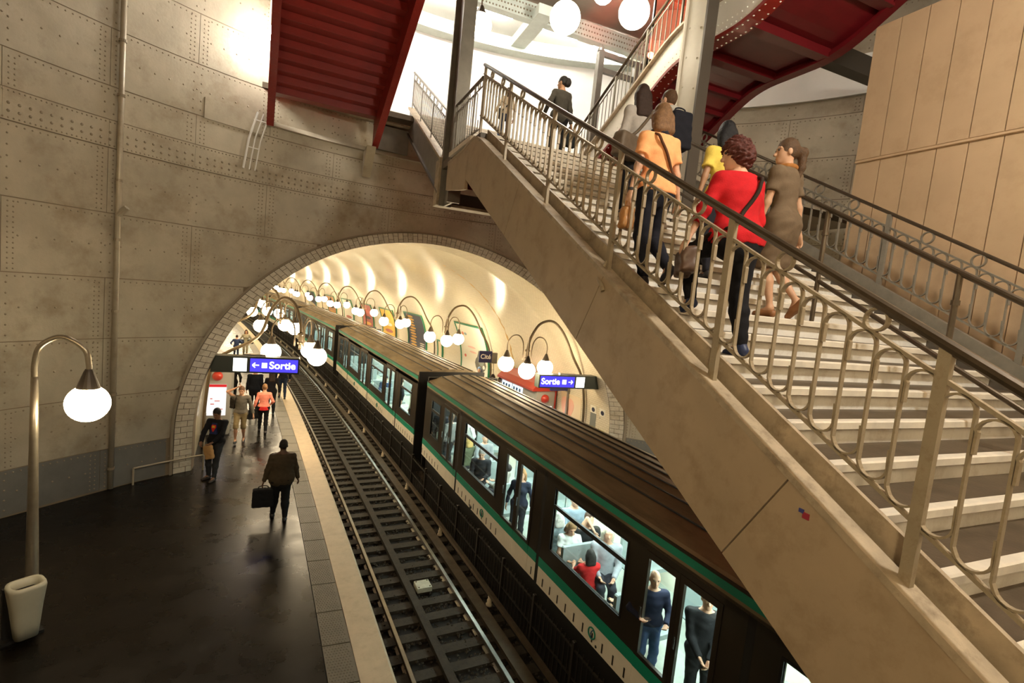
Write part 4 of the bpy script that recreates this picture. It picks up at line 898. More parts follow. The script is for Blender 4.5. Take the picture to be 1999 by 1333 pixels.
# litter bin
BZ = -.25
bn = thing('litter_bin', 'pale rounded litter bin on a black stand at the foot of the lamp', 'bin', (-3.12, 8.3, 0), D(35), world=False)
def rrect(w, d, r, n=4):
    out = []
    for cx_, cy_, a0 in ((w / 2 - r, d / 2 - r, 0), (-w / 2 + r, d / 2 - r, 90), (-w / 2 + r, -d / 2 + r, 180), (w / 2 - r, -d / 2 + r, 270)):
        out += [(cx_ + r * math.cos(D(a0 + 90 * i / n)), cy_ + r * math.sin(D(a0 + 90 * i / n))) for i in range(n + 1)]
    return out
mb = MB(); secs = [(.24, .20, .06, .06), (.28, .25, .08, .25), (.33, .30, .10, .5), (.38, .34, .11, .70), (.40, .36, .12, .77), (.38, .34, .11, .81), (.30, .25, .08, .81), (.28, .23, .07, .70)]
for w, d, r, z in secs: mb.v += [(x, y + .02, z) for x, y in rrect(w, d, r)]
m_ = 20; mb.n = len(mb.v); mb.f = [(i * m_ + k, i * m_ + (k + 1) % m_, (i + 1) * m_ + (k + 1) % m_, (i + 1) * m_ + k) for i in range(len(secs) - 1) for k in range(m_)] + [tuple(range(m_ - 1, -1, -1))]
part('body', mb, mat('bin_pale_green', (.46, .44, .34), .4, 0, .03, 10, .06, 5), bn, True); part('liner', MB().box((-.13, -.09, .4), (.13, .13, .69)), M_tblack, bn)
part('stand', MB().box((-.2, .14, 0), (.12, .2, .74)).box((-.26, .04, 0), (.2, .3, .04)), M_tblack, bn)
# down pipe on the shaft wall, low barrier rail by the portal
dp = thing('drain_pipe', 'vertical grey drain pipe running up the riveted wall left of the portal', 'pipe', (-3.68, 13.55, 0))
th = math.asin((-3.72 - WX) / WR); px_, py_, _ = wpt(th, 0, .09)
part('pipe', MB().tube([(px_, py_, .03), (px_, py_, 14.5)], .055, 12), M_plate, dp, True)
for z in (.5, 2.2, 4.05, 5.6, 6.85, 8.6, 9.7, 10.9): part('clamp', MB().tube([(px_, py_, z - .025), (px_, py_, z + .025)], .072, 12), M_rivet, dp)
part('branch', MB().tube([(px_, py_, 6.12), (px_ + .17, py_ - .06, 6.3)], .06, 10), M_plate, dp)
gr = thing('barrier_rail', 'thin pale rail along the foot of the wall to the portal', 'rail', (-2.4, 14.3, .5))
tt = [D(-37 + i) for i in range(9)]
part('rail', MB().tube([wpt(t, .40, .14) for t in tt], .022, 8), M_plate, gr); part('post', MB().tube([(wpt(tt[-1], 0, .14)[0], wpt(tt[-1], 0, .14)[1], 0), wpt(tt[-1], 1.5, .14)], .022, 8), M_plate, gr); part('post', MB().tube([(wpt(tt[0], 0, .14)[0], wpt(tt[0], 0, .14)[1], 0), wpt(tt[0], .40, .14)], .022, 8), M_plate, gr)
wr_ = thing('wall_railing', 'short pale slanted railing on the riveted wall left of the red stair foot', 'railing', (-1.2, 15.0, 7.8))
for k in range(3):
    q0 = math.asin((-1.04 - .13 * k - WX) / WR); q1 = math.asin((-1.30 - .13 * k - WX) / WR); part('bar', MB().tube([wpt(q0, 9.2, .22), wpt((q0 + q1) / 2 - .004, 8.5, .22), wpt(q1, 7.75, .22)], .028 if k == 2 else .016, 8), M_white, wr_)
for z, k in ((9.0, .9), (8.3, .35)): part('stay', MB().tube([wpt(math.asin((-1.08 - WX - .25 * (1 - k)) / WR), z, .22), wpt(math.asin((-1.36 - WX - .25 * (1 - k)) / WR), z, .22)], .014, 6), M_white, wr_)
# ------------------------------------------------------------------ people: smooth bodies grown from tapered limbs (signed distances -> surface)
class Field:
    def __init__(s, lo, hi, h):
        s.lo = np.array(lo, float) - 2 * h; s.h = h; s.n = (np.ceil((np.array(hi) - s.lo) / h).astype(int) + 3)
        s.F = np.full(s.n, .15); s.ax = [s.lo[i] + h * np.arange(s.n[i]) for i in range(3)]
    def block(s, lo, hi):
        a = np.clip(np.floor((np.array(lo) - s.lo) / s.h).astype(int), 0, s.n); b = np.clip(np.ceil((np.array(hi) - s.lo) / s.h).astype(int) + 1, 0, s.n)
        sl = tuple(slice(a[i], b[i]) for i in range(3))
        return sl, s.ax[0][sl[0]][:, None, None], s.ax[1][sl[1]][None, :, None], s.ax[2][sl[2]][None, None, :]
    def put(s, sl, d, k, sub=False):
        A = s.F[sl]
        if sub: s.F[sl] = np.maximum(A, -d); return
        s.F[sl] = np.minimum(A, d) - np.maximum(k - np.abs(A - d), 0) ** 2 / (4 * k)
    def cap(s, a, b, ra, rb, k=.03, dep=None, q=1, flat=False):
        a = np.array(a, float); b = np.array(b, float); m = max(ra, rb) + .07
        sl, X, Y, Z = s.block(np.minimum(a, b) - m, np.maximum(a, b) + m)
        ab = b - a; L = max(ab @ ab, 1e-9); x, y, z = X - a[0], Y - a[1], Z - a[2]
        t = np.clip((x * ab[0] + y * ab[1] + z * ab[2]) / L, 0, 1); vx, vy, vz = x - t * ab[0], y - t * ab[1], z - t * ab[2]
        if dep is not None:
            c = (vx * dep[0] + vy * dep[1] + vz * dep[2]) * (1 / q - 1); vx, vy, vz = vx + c * dep[0], vy + c * dep[1], vz + c * dep[2]
        d = np.sqrt(vx * vx + vy * vy + vz * vz) - (ra + (rb - ra) * t)
        if flat:
            l = math.sqrt(L); d = np.maximum(d, (x * ab[0] + y * ab[1] + z * ab[2]) / l - l)
        s.put(sl, d, k)
    def ell(s, c, r, R=None, k=.02, sub=False):
        c = np.array(c, float); m = max(r) + .07; sl, X, Y, Z = s.block(c - m, c + m); x, y, z = X - c[0], Y - c[1], Z - c[2]
        if R is not None: x, y, z = (R[0][0] * x + R[1][0] * y + R[2][0] * z, R[0][1] * x + R[1][1] * y + R[2][1] * z, R[0][2] * x + R[1][2] * y + R[2][2] * z)
        d = (np.sqrt((x / r[0]) ** 2 + (y / r[1]) ** 2 + (z / r[2]) ** 2) - 1) * min(r); s.put(sl, d, k, sub)
    def cut(s, p, n): # keep the side away from n
        n = np.array(n, float); n /= np.linalg.norm(n)
        s.F = np.maximum(s.F, (s.ax[0][:, None, None] - p[0]) * n[0] + (s.ax[1][None, :, None] - p[1]) * n[1] + (s.ax[2][None, None, :] - p[2]) * n[2])
    def wrinkle(s, amp, sc, seed=0):
        X, Y, Z = s.ax[0][:, None, None] * sc, s.ax[1][None, :, None] * sc, s.ax[2][None, None, :] * sc
        s.F = s.F + amp * (np.sin(X * 1.3 + 2.1 * np.sin(Z * .9 + seed)) * np.sin(Z * 1.7 + 1.3 * np.sin(X + Y + seed)) + .6 * np.sin(Y * 2.3 + Z * 2.9 + seed))
    def surf(s):
        F = s.F; I = F < 0; n = np.array(F.shape) - 1
        c = np.zeros(n, int)
        for i in (0, 1):
            for j in (0, 1):
                for k in (0, 1): c += I[i:n[0] + i, j:n[1] + j, k:n[2] + k]
        act = (c > 0) & (c < 8); idx = np.full(n, -1); A = np.argwhere(act); idx[act] = np.arange(len(A))
        if not len(A): return np.zeros((0, 3)), np.zeros((0, 4), int)
        P = np.zeros((len(A), 3)); W = np.zeros(len(A))
        cor = [(i, j, k) for i in (0, 1) for j in (0, 1) for k in (0, 1)]; V = {q: F[A[:, 0] + q[0], A[:, 1] + q[1], A[:, 2] + q[2]] for q in cor}
        for q in cor:
            for ax in range(3):
                if q[ax] == 0:
                    p = tuple(q[i] + (i == ax) for i in range(3)); a, b = V[q], V[p]; m = (a < 0) != (b < 0); t = np.where(m, a / np.where(m, a - b, 1), 0)
                    for i in range(3): P[:, i] += m * (q[i] + (t if i == ax else 0))
                    W += m
        P = (P / W[:, None] + A) * s.h + s.lo; Q = []
        for ax in range(3):
            u, v = [(1, 2), (2, 0), (0, 1)][ax]; sl0 = [slice(0, None)] * 3; sl1 = [slice(0, None)] * 3; sl0[ax] = slice(0, -1); sl1[ax] = slice(1, None)
            a, b = I[tuple(sl0)], I[tuple(sl1)]; E = np.argwhere(a != b); E = E[(E[:, u] > 0) & (E[:, v] > 0) & (E[:, u] < n[u]) & (E[:, v] < n[v])]
            if not len(E): continue
            sg = a[E[:, 0], E[:, 1], E[:, 2]]; q = []
            for du, dv in ((-1, -1), (0, -1), (0, 0), (-1, 0)):
                c_ = E.copy(); c_[:, u] += du; c_[:, v] += dv; q.append(idx[c_[:, 0], c_[:, 1], c_[:, 2]])
            q = np.stack(q, 1); q[~sg] = q[~sg][:, ::-1]; Q.append(q[(q >= 0).all(1)])
        return P, np.concatenate(Q)
def mesh_of(name, fields, mats, parent, sub=None):
    Vs, Fs, Ms = [], [], []; n = 0
    for i, f in enumerate(fields):
        v, q = f.surf() if isinstance(f, Field) else f
        Vs.append(v); Fs.append(q + n); n += len(v)
    V = np.concatenate(Vs); Q = np.concatenate(Fs); me = bpy.data.meshes.new(name)
    if len(V) == 0: return None
    me.vertices.add(len(V)); me.vertices.foreach_set('co', V.astype(np.float32).ravel()); me.loops.add(len(Q) * 4); me.loops.foreach_set('vertex_index', Q.astype(np.int32).ravel())
    me.polygons.add(len(Q)); me.polygons.foreach_set('loop_start', np.arange(0, len(Q) * 4, 4, dtype=np.int32)); me.polygons.foreach_set('loop_total', np.full(len(Q), 4, np.int32)); me.update(calc_edges=True); me.shade_smooth()
    return link(name, me, mats, parent)
def cloth(c, r=.85, b=.25): return mat('cloth_%d_%d_%d' % tuple(int(x * 999) for x in c), c, r, 0, b, 120, .12, 14, spec=.25)
def skinm(c): return mat('skin_%d' % int(c[0] * 999 + c[2] * 77), c, .5, 0, .03, 60, .06, 20, spec=.4)
def hairm(c): return mat('hair_%d_%d' % (int(c[0] * 999), int(c[2] * 999)), c, .55, 0, .5, 90, .3, 40, spec=.35)
LIGHT = (.62, .36, .24); TANSK = (.40, .22, .13); DARKSK = (.10, .055, .035)
def ik(a, b, l1, l2, hint):
    a = np.array(a, float); b = np.array(b, float); d = b - a; L = np.linalg.norm(d); Lc = min(L, (l1 + l2) * .999)
    if L > Lc: b = a + d / L * Lc; d = b - a; L = Lc
    x = (l1 * l1 - l2 * l2 + L * L) / (2 * L); h = math.sqrt(max(0, l1 * l1 - x * x)); u = d / L; hn = np.array(hint, float); hn -= u * (hn @ u); hn /= np.linalg.norm(hn)
    return a + u * x + hn * h, b
def rotm(yaw=0, pitch=0, roll=0):
    return np.array(Matrix.Rotation(yaw, 3, 'Z') @ Matrix.Rotation(pitch, 3, 'X') @ Matrix.Rotation(roll, 3, 'Y'))
def person(name, label, loc, yaw, H=1.7, female=False, pel=None, lean=0, twist=0, tilt=0, hands=None, feet=None, hyaw=0, hpitch=0, skin=LIGHT, fat=1.0, top=(.3, .3, .3), sleeve=2, hem=-.02, bottom=(.03, .03, .04), legs='long', shoes=(.03, .03, .03), hair='short', hairc=(.05, .03, .02), res=.014, fine=False, group=None, skirt=None, elbow=None, face=True, hand_rot=None, knee=(0, 1, 0)):
    s = H / 1.76; F_ = -.04 if female else 0
    root = thing(name, label, 'person', loc, yaw, group, world=False)
    pel = np.array(pel if pel is not None else (0, 0, .925)) * 1.0
    Pz = pel * np.array([1, 1, 1]); Pz = np.array([pel[0], pel[1], pel[2] * s])
    Rt = rotm(twist, -lean, tilt); up = Rt @ np.array([0, 0, 1.]); rt = Rt @ np.array([1., 0, 0]); fw = Rt @ np.array([0, 1., 0]); Rp = rotm(twist * .4)
    prt = Rp @ np.array([1., 0, 0]); pfw = Rp @ np.array([0, 1., 0]); at = lambda h, x=0, y=0: Pz + up * h * s + rt * x * s + fw * y * s
    hipw = .095 if female else .088; hips = [Pz - prt * hipw * s, Pz + prt * hipw * s]; shw = .165 if female else .185
    shs = [at(.47, -shw), at(.47, shw)]
    feet = feet or [((-.1, 0, 0), 0, 0), ((.1, 0, 0), 0, 0)]; hands = hands or [(-.27, .02, .82), (.27, .02, .82)]
    ank, knees, fdir = [], [], []
    for i in (0, 1):
        p, pt, fy = feet[i]; Rf = rotm(fy, pt); a = np.array(p, float) + Rf @ np.array([0, 0, .085 * s]); k_, a = ik(hips[i], a, .435 * s, .425 * s, knee); ank.append(a); knees.append(k_); fdir.append(Rf)
    el, wr = [], []
    for i in (0, 1):
        hint = (elbow or [(-.5, -1, 0), (.5, -1, 0)])[i]; e_, w_ = ik(shs[i], np.array(hands[i], float), .295 * s, .26 * s, hint); el.append(e_); wr.append(w_)
    nb = at(.53); Rh = Rt @ rotm(hyaw, hpitch)
    hd = nb + up * .055 * s + Rh @ np.array([0, .015, .115]) * s
    HP = lambda v: hd + Rh @ (np.array(v, float) * s)
    allp = np.array([Pz, nb, hd, *hips, *shs, *ank, *knees, *el, *wr]); lo, hi = allp.min(0) - .27 * s, allp.max(0) + .27 * s; lo[2] = min(p[0][2] for p in feet) - .05
    f = fat
    def torso(F, g, k=.06):
        F.cap(hips[0] + (0, 0, .01), hips[1] + (0, 0, .01), (.105 * f + g) * s, (.105 * f + g) * s, k, pfw, .92)
        F.cap(Pz + up * .02 * s, at(.2), (.150 * f + F_ * -.2 + g) * s, (.130 * f + F_ * .35 + g) * s, k, fw, .70)
        F.cap(at(.2), at(.36), (.128 * f + F_ * .35 + g) * s, (.150 * f + F_ * .2 + g) * s, k, fw, .68)
        F.cap(at(.36), at(.445), (.150 * f + F_ * .2 + g) * s, (.125 + g) * s, k, fw, .66)
        F.cap(shs[0], shs[1], (.060 + g) * s, (.060 + g) * s, k, None)
        F.cap(at(.47), at(.53), (.085 + g * .5) * s, (.055 + g * .5) * s, .05)
        if female:
            for sx in (-1, 1): F.ell(at(.35, sx * .07, .09), ((.065 + g) * s,) * 3, None, .04)
    def arm(F, i, g, upto=2, g2=None):
        g2 = g if g2 is None else g2; th = 1 if not female else .88
        if upto == .5:
            m = shs[i] + (el[i] - shs[i]) * .62; F.cap(shs[i], m, (.056 * th + g) * s, (.050 * th + g + .012) * s, .04, flat=True); return
        F.cap(shs[i], el[i], (.055 * th * f ** .5 + g) * s, (.041 * th * f ** .5 + g) * s, .03)
        if upto == 1.5: F.cap(el[i], el[i] + (wr[i] - el[i]) * .45, (.042 * th * f ** .5 + g) * s, (.040 * th + g2) * s, .03, flat=True)
        elif upto >= 2: F.cap(el[i], wr[i], (.042 * th * f ** .5 + g) * s, (.027 * th + g2) * s, .03, flat=g > 0)
    def leg(F, i, g, long=True, knee_=False):
        th = f ** .6
        F.cap(hips[i] - (0, 0, .02), knees[i], (.088 * th + g) * s, (.056 * th + g) * s, .04)
        if knee_: F.cap(knees[i] - (knees[i] - hips[i]) * .1, knees[i] + (ank[i] - knees[i]) * .12, (.062 + g) * s, (.068 + g) * s, .03, flat=True)
        elif long:
            m = knees[i] + (ank[i] - knees[i]) * .35; F.cap(knees[i], m, (.056 * th + g) * s, (.056 * th + g) * s, .03); F.cap(m, ank[i], (.056 * th + g) * s, (.036 + g * 1.35) * s, .03, flat=g > 0)
    # ---- body (skin): one continuous figure
    B = Field(lo, hi, res); torso(B, -.008)
    for i in (0, 1):
        arm(B, i, -.004); leg(B, i, -.008); B.cap(ank[i], ank[i] + fdir[i] @ np.array([0, .12, -.05]) * s, .035 * s, .03 * s, .03)
    B.cap(at(.50), nb + up * .10 * s, .058 * s, .052 * s, .03)
    fields = [B]
    hr = .0065 if fine else max(.009, res * .62)
    Hd = Field(hd - .2 * s, hd + .2 * s, hr); Hd.cap(at(.53), HP((0, -.01, -.03)), .055 * s, .05 * s, .02)
    Hd.ell(HP((0, -.012, .022)), np.array((.077, .097, .105)) * s, Rh, .02); Hd.ell(HP((0, .022, -.045)), np.array((.060, .070, .078)) * s, Rh, .03); Hd.ell(HP((0, .066, -.098)), np.array((.026, .024, .02)) * s, Rh, .025)
    Hd.cap(HP((0, .082, .012)), HP((0, .108, -.030)), .008 * s, .015 * s, .012); Hd.ell(HP((0, .085, -.066)), np.array((.026, .013, .012)) * s, Rh, .008)
    for sx in (-1, 1):
        Hd.ell(HP((sx * .080, -.008, -.012)), np.array((.010, .022, .034)) * s, Rh, .008); Hd.ell(HP((sx * .033, .098, .016)), np.array((.018, .014, .012)) * s, Rh, .01, sub=True); Hd.cap(HP((sx * .015, .083, .034)), HP((sx * .05, .072, .034)), .008 * s, .007 * s, .012)
    fields.append(Hd)
    # hands: palm, four fingers of different lengths, thumb leaving the side of the palm
    for i in (0, 1):
        sx = -1 if i == 0 else 1; d = wr[i] - el[i]; d = d / np.linalg.norm(d)
        if hand_rot and hand_rot[i] is not None: d = np.array(hand_rot[i], float); d /= np.linalg.norm(d)
        side = np.array([0, 1., 0]) - d * d[1]; side = side / max(1e-6, np.linalg.norm(side)); nrm = np.cross(d, side) * sx   # side: towards the thumb, nrm: back of hand outwards
        hh = .0055 if fine else max(.009, res * .6); c = wr[i] + d * .08 * s; Fh = Field(c - .14 * s, c + .14 * s, hh); w = wr[i]
        Fh.cap(w - d * .03 * s, w + d * .02 * s, .026 * s, .026 * s, .02, nrm, .8); Fh.cap(w + d * .02 * s, w + d * .075 * s, .032 * s, .040 * s, .02, nrm, .42)
        for j, (o, l) in enumerate(((.030, .070), (.010, .080), (-.011, .074), (-.030, .058))):
            p0 = w + d * .082 * s + side * o * s; p1 = p0 + (d * .93 - nrm * .30) * l * .5 * s; p2 = p1 + (d * .62 - nrm * .75) * l * .5 * s; r_ = .0088 if hh < .008 else .0105
            Fh.cap(p0, p1, r_ * s, r_ * s, .006); Fh.cap(p1, p2, r_ * s, r_ * .88 * s, .005)
        p0 = w + d * .03 * s + side * .028 * s; p1 = p0 + (d * .6 + side * .55 - nrm * .25) * .045 * s; p2 = p1 + (d * .9 + side * .1 - nrm * .3) * .032 * s; Fh.cap(p0, p1, .013 * s, .011 * s, .012); Fh.cap(p1, p2, .0105 * s, .009 * s, .005); fields.append(Fh)
    body = mesh_of('body', fields, skinm(skin), root)
    if face and res < .02:
        for sx in (-1, 1): part('eye', MB().sphere(HP((sx * .033, .083, .016)), .011 * s, 10, 6), mat('eye_dark', (.05, .035, .03), .2), root, True)
        part('mouth', MB().sphere(HP((0, .094, -.067)), .008 * s, 8, 4), mat('lip_red', (.36, .12, .10), .5), root, True)
    # ---- clothes
    T = Field(lo, hi, res); torso(T, .012)
    if sleeve:
        for i in (0, 1): arm(T, i, .012, sleeve, .016)
    T.cut(at(hem), -up); T.cut(at(.535), up); T.wrinkle(.0032, 22, len(label))
    top_o = mesh_of('top', [T], cloth(top), root); tv = np.array([v.co for v in top_o.data.vertices]) - Pz; tv = np.stack([tv @ up, tv @ rt, tv @ fw], 1) / s
    def back(h, x, d=.014):
        m = (np.abs(tv[:, 0] - h) < .03) & (np.abs(tv[:, 1] - x) < .03); y = tv[m, 2].min() if m.any() else -.14
        return at(h, x, y - d)
    if skirt is None:
        L = Field(lo, hi, res); L.cap(hips[0] + (0, 0, .01), hips[1] + (0, 0, .01), (.112 * f) * s, (.112 * f) * s, .05, pfw, .92); L.cap(Pz, at(.12), (.152 * f + F_ * -.2) * s, (.140 * f + F_ * .2) * s, .05, fw, .70)
        for i in (0, 1): leg(L, i, .010, legs == 'long', legs == 'knee')
        L.cut(at(.1), up); L.wrinkle(.003, 20, 3); mesh_of('trousers', [L], cloth(bottom), root)
    else:
        K = Field(lo, hi, res); km = (knees[0] + knees[1]) / 2; K.cap(at(.16), Pz, .128 * s, .165 * s, .05, fw, .72); 
        for i in (0, 1): K.cap(hips[i], knees[i] + (0, 0, .0), .118 * s, .125 * s, .10, flat=False)
        K.cut(km - (0, 0, .02), (0, 0, -1)); K.wrinkle(.004, 20, 5); mesh_of('skirt', [K], cloth(skirt), root)
    S_f = []
    for i in (0, 1):
        R_ = fdir[i]; c = ank[i]; S = Field(c - .25 * s, c + .25 * s, max(.009, res * .7)); hl = c + R_ @ np.array([0, -.03, -.045]) * s; to = c + R_ @ np.array([0, .155, -.062]) * s
        S.cap(hl, c + R_ @ np.array([0, .07, -.052]) * s, .040 * s, .042 * s, .02); S.cap(c + R_ @ np.array([0, .07, -.052]) * s, to, .043 * s, .033 * s, .02)
        if legs != 'bare': S.cap(c + R_ @ np.array([0, -.01, -.02]) * s, c + R_ @ np.array([0, -.005, .01]) * s, .042 * s, .040 * s, .02)
        S.cut(c + R_ @ np.array([0, 0, -.088]) * s, R_ @ np.array([0, 0, -1.])); mesh_of('shoe', [S], mat('shoe_%d_%d' % (int(shoes[0] * 999), int(shoes[2] * 999)), shoes, .5), root)
    # ---- hair
    if hair != 'bald':
        G = Field(hd - np.array([.27, .27, .5]) * s, hd + np.array([.27, .27, .24]) * s, hr * 1.1); big = {'short': 1.04, 'cap': 1.10, 'curly': 1.22, 'black': 1.10}.get(hair, 1.06)
        G.ell(HP((0, -.020, .030)), np.array((.080, .098, .108)) * s * big, Rh, .02)
        if hair in ('long', 'bob', 'black'):
            lg = {'long': -.27, 'bob': -.13, 'black': -.15}[hair]
            for x in (-.055, 0, .055): G.cap(HP((x, -.055, -.02)), HP((x * 1.15, -.075 - (.03 if hair == 'long' else 0), lg)), .056 * s, .05 * s, .04)
            for x in (-.075, .075): G.cap(HP((x, -.01, .0)), HP((x * .95, -.02, lg * .75)), .028 * s, .026 * s, .03)
        if hair == 'pony': G.cap(HP((0, -.10, .02)), HP((0, -.155, .0)), .035 * s, .045 * s, .02); G.cap(HP((0, -.155, .0)), HP((0, -.15, -.15)), .045 * s, .035 * s, .03); G.cap(HP((0, -.15, -.15)), HP((0, -.11, -.30)), .036 * s, .012 * s, .02)
        if hair == 'bun': G.ell(HP((0, -.12, .055)), np.array((.05, .045, .045)) * s, Rh, .015)
        if hair == 'curly': G.ell(HP((0, -.05, -.02)), np.array((.105, .10, .11)) * s, Rh, .04); 
        if hair == 'tied': G.ell(HP((.02, -.115, -.0)), np.array((.075, .075, .095)) * s, Rh, .02)
        G.ell(HP((0, .115, -.060)), np.array((.078, .105, .118)) * s, Rh, .02, sub=True)
        if hair in ('short', 'cap'): G.cut(HP((0, -.06, -.055)), Rh @ np.array([0, .15, -1.]))
        G.wrinkle(.009 if hair == 'curly' else .0014, 60 if hair == 'curly' else 30, 1); mesh_of('hair' if hair != 'cap' else 'cap', [G], hairm(hairc), root)
    root_info = dict(at=at, hd=hd, HP=HP, wr=wr, el=el, sh=shs, P=Pz, s=s, root=root, Rh=Rh, ank=ank, knees=knees, back=back); return root_info
def strap(I, pts, name='bag_strap', m=None, w=.016, parent=None):
    return part(name, MB().tube(catmull(pts, 5), w, 6), m or cloth((.06, .035, .02)), parent or I['root'], True)
def bagmesh(dims, tp=.85, bulge=.02): # soft bag: rounded box narrowing to the top, handle loop added apart
    w, d, h = dims; F = Field((-w / 2 - .05, -d / 2 - .05, -.03), (w / 2 + .05, d / 2 + .05, h + .05), .014)
    X, Y, Z = F.ax[0][:, None, None], F.ax[1][None, :, None], F.ax[2][None, None, :]; k = 1 - (1 - tp) * np.clip(Z / h, 0, 1); r = .035
    qx, qy, qz = np.abs(X) - (w / 2 * k - r), np.abs(Y) - (d / 2 - r), np.abs(Z - h / 2) - (h / 2 - r)
    F.F = np.sqrt(np.maximum(qx, 0) ** 2 + np.maximum(qy, 0) ** 2 + np.maximum(qz, 0) ** 2) + np.minimum(np.maximum(np.maximum(qx, qy), qz), 0) - r; F.wrinkle(.005, 18, 2); return F
def bag(name, label, loc, rotz, dims, m, tp=.85, handle=.1, tilt=0):
    t = thing(name, label, 'bag', loc, rotz, world=False); t.rotation_euler = (0, tilt, rotz); mesh_of('body', [bagmesh(dims, tp)], m, t)
    w, d, h = dims
    if handle: part('handle', MB().tube(catmull([(-w * .22, 0, h - .01), (-w * .2, 0, h + handle * .7), (0, 0, h + handle), (w * .2, 0, h + handle * .7), (w * .22, 0, h - .01)], 4), .010, 6), m, t, True)
    return t
def W(I, p): # local point of a person -> scene
    r = I['root']; c, s_ = math.cos(r.rotation_euler.z), math.sin(r.rotation_euler.z); return (r.location.x + p[0] * c - p[1] * s_, r.location.y + p[0] * s_ + p[1] * c, r.location.z + p[2])
def stepz(n): return 4.143 + .1695 * n
# ---- people on the stairs (n = step number; step n spans y 1.342+.324n to the next)
def sy(n): return 1.342 + .324 * n
# orange T-shirt
n0 = 8; o = person('person', 'woman in orange T-shirt with brown shoulder strap climbing the stairs', (3.11, sy(n0) + .16, stepz(n0)), D(2), 1.75, True, pel=(0, .06, .93), lean=.06, feet=[((-.08, -.02, 0), 0, 0), ((.10, -.20, .13), -.75, 0)], hands=[(-.33, .02, .80), (.33, .08, .80)], top=(1.0, .46, .20), sleeve=.5, hem=-.03, bottom=(.012, .013, .022), shoes=(.02, .02, .03), hair='bob', hairc=(.19, .10, .045), res=.012, fine=True, fat=1.10, hyaw=-.1)
at_ = o['at']; strap(o, [at_(.53, -.11, .02)] + [o['back'](h, x) for h, x in ((.49, -.11), (.42, -.07), (.34, -.02), (.26, .03), (.18, .08), (.10, .13))] + [at_(.05, .19, -.02), at_(.02, .2, .03)], m=cloth((.12, .055, .03)), w=.013)
S_ = Field(o['hd'] - .25, o['hd'] + .2, .012)
for k in range(12): a = k * math.pi / 6; b_ = (k + 1) * math.pi / 6; S_.cap(at_(.545, .085 * math.cos(a), .075 * math.sin(a)), at_(.545, .085 * math.cos(b_), .075 * math.sin(b_)), .026, .026, .02)
mesh_of('scarf', [S_], cloth((.03, .035, .05)), o['root'])
part('watch', MB().tube([o['wr'][0] + (0, 0, .01), o['wr'][0] + (0, 0, .035)], .03, 12), M_tblack, o['root']); part('bracelet', MB().tube([o['wr'][1] + (0, 0, .0), o['wr'][1] + (0, 0, .02)], .031, 12), mat('bracelet_yellow', (.7, .5, .05), .3), o['root'])
w = W(o, o['wr'][0] + np.array([-.01, .0, -.09])); bag('shopping_bag', 'small orange brown bag in the hand of the orange T-shirt woman', (w[0], w[1], w[2] - .27), D(20), (.17, .10, .22), mat('bag_orange_goods', (.42, .20, .07), .35, 0, .3, 20, .3, 12), .8, .05)
# red cardigan
n0 = 5; r_ = person('person', 'woman in bright red cardigan with curly auburn hair climbing the stairs', (3.21, sy(n0) + .10, stepz(n0)), D(-2), 1.75, True, pel=(.0, .10, .93), lean=.16, twist=-.06, feet=[((-.09, .42, .34), -.35, 0), ((.09, -.02, 0), -.1, 0)], hands=[(-.40, .20, .88), (.10, .34, 1.0)], elbow=[(-.9, -.5, -.3), (.4, -.2, -1)], hyaw=1.15, hpitch=-.12, top=(.56, .012, .018), sleeve=1.5, hem=-.06, bottom=(.010, .010, .013), shoes=(.02, .035, .10), hair='curly', hairc=(.085, .018, .012), res=.012, fine=True, fat=1.30)
at_ = r_['at']; strap(r_, [at_(.53, .12, .03)] + [r_['back'](h, x) for h, x in ((.49, .125), (.43, .10), (.36, .06), (.28, .01), (.20, -.05), (.12, -.11), (.05, -.16))] + [at_(.02, -.24, .02), at_(-.03, -.26, .12)], m=cloth((.03, .018, .012)), w=.017)
w = W(r_, r_['wr'][0] + np.array([.05, .05, -.05])); bag('handbag', 'brown leather handbag hanging at the hip of the woman in red', (w[0], w[1], w[2] - .24), D(60), (.34, .13, .22), mat('bag_brown_leather', (.10, .055, .035), .45, 0, .2, 20, .2, 10), .9, .0, .15)
# brown dress
n0 = 7; b_ = person('person', 'woman in brown dress with long ponytail and bare legs climbing the stairs', (4.40, sy(n0) + .10, stepz(n0)), D(6), 1.77, True, pel=(0, .05, .93), lean=.08, twist=.1, feet=[((-.08, 0, 0), 0, 0), ((.08, -.22, .12), -.8, 0)], hands=[(-.24, .16, .84), (.30, .05, .82)], hyaw=.85, top=(.15, .105, .065), sleeve=.5, hem=.0, skirt=(.15, .105, .065), legs='bare', shoes=(.26, .11, .04), hair='pony', hairc=(.085, .045, .02), res=.013, fine=True, skin=(.55, .32, .2))
at_ = b_['at']; S_ = Field(b_['hd'] - .25, b_['hd'] + .2, .012)
for k in range(12): a = k * math.pi / 6; c_ = (k + 1) * math.pi / 6; S_.cap(at_(.545, .08 * math.cos(a), .07 * math.sin(a)), at_(.545, .08 * math.cos(c_), .07 * math.sin(c_)), .025, .025, .02)
mesh_of('scarf', [S_], cloth((.36, .15, .04)), b_['root'])
# yellow top
n0 = 9; person('person', 'person with straight black hair in yellow top, mostly hidden by the woman in red', (4.18, sy(n0) + .12, stepz(n0)), D(-4), 1.72, True, pel=(0, .05, .93), lean=.06, feet=[((-.08, 0, 0), 0, 0), ((.08, .34, .17), 0, 0)], hands=[(-.30, .06, .82), (.30, .06, .82)], top=(.78, .60, .12), sleeve=.5, skin=TANSK, bottom=(.03, .03, .04), hair='black', hairc=(.006, .006, .008), res=.015, hyaw=-.2)
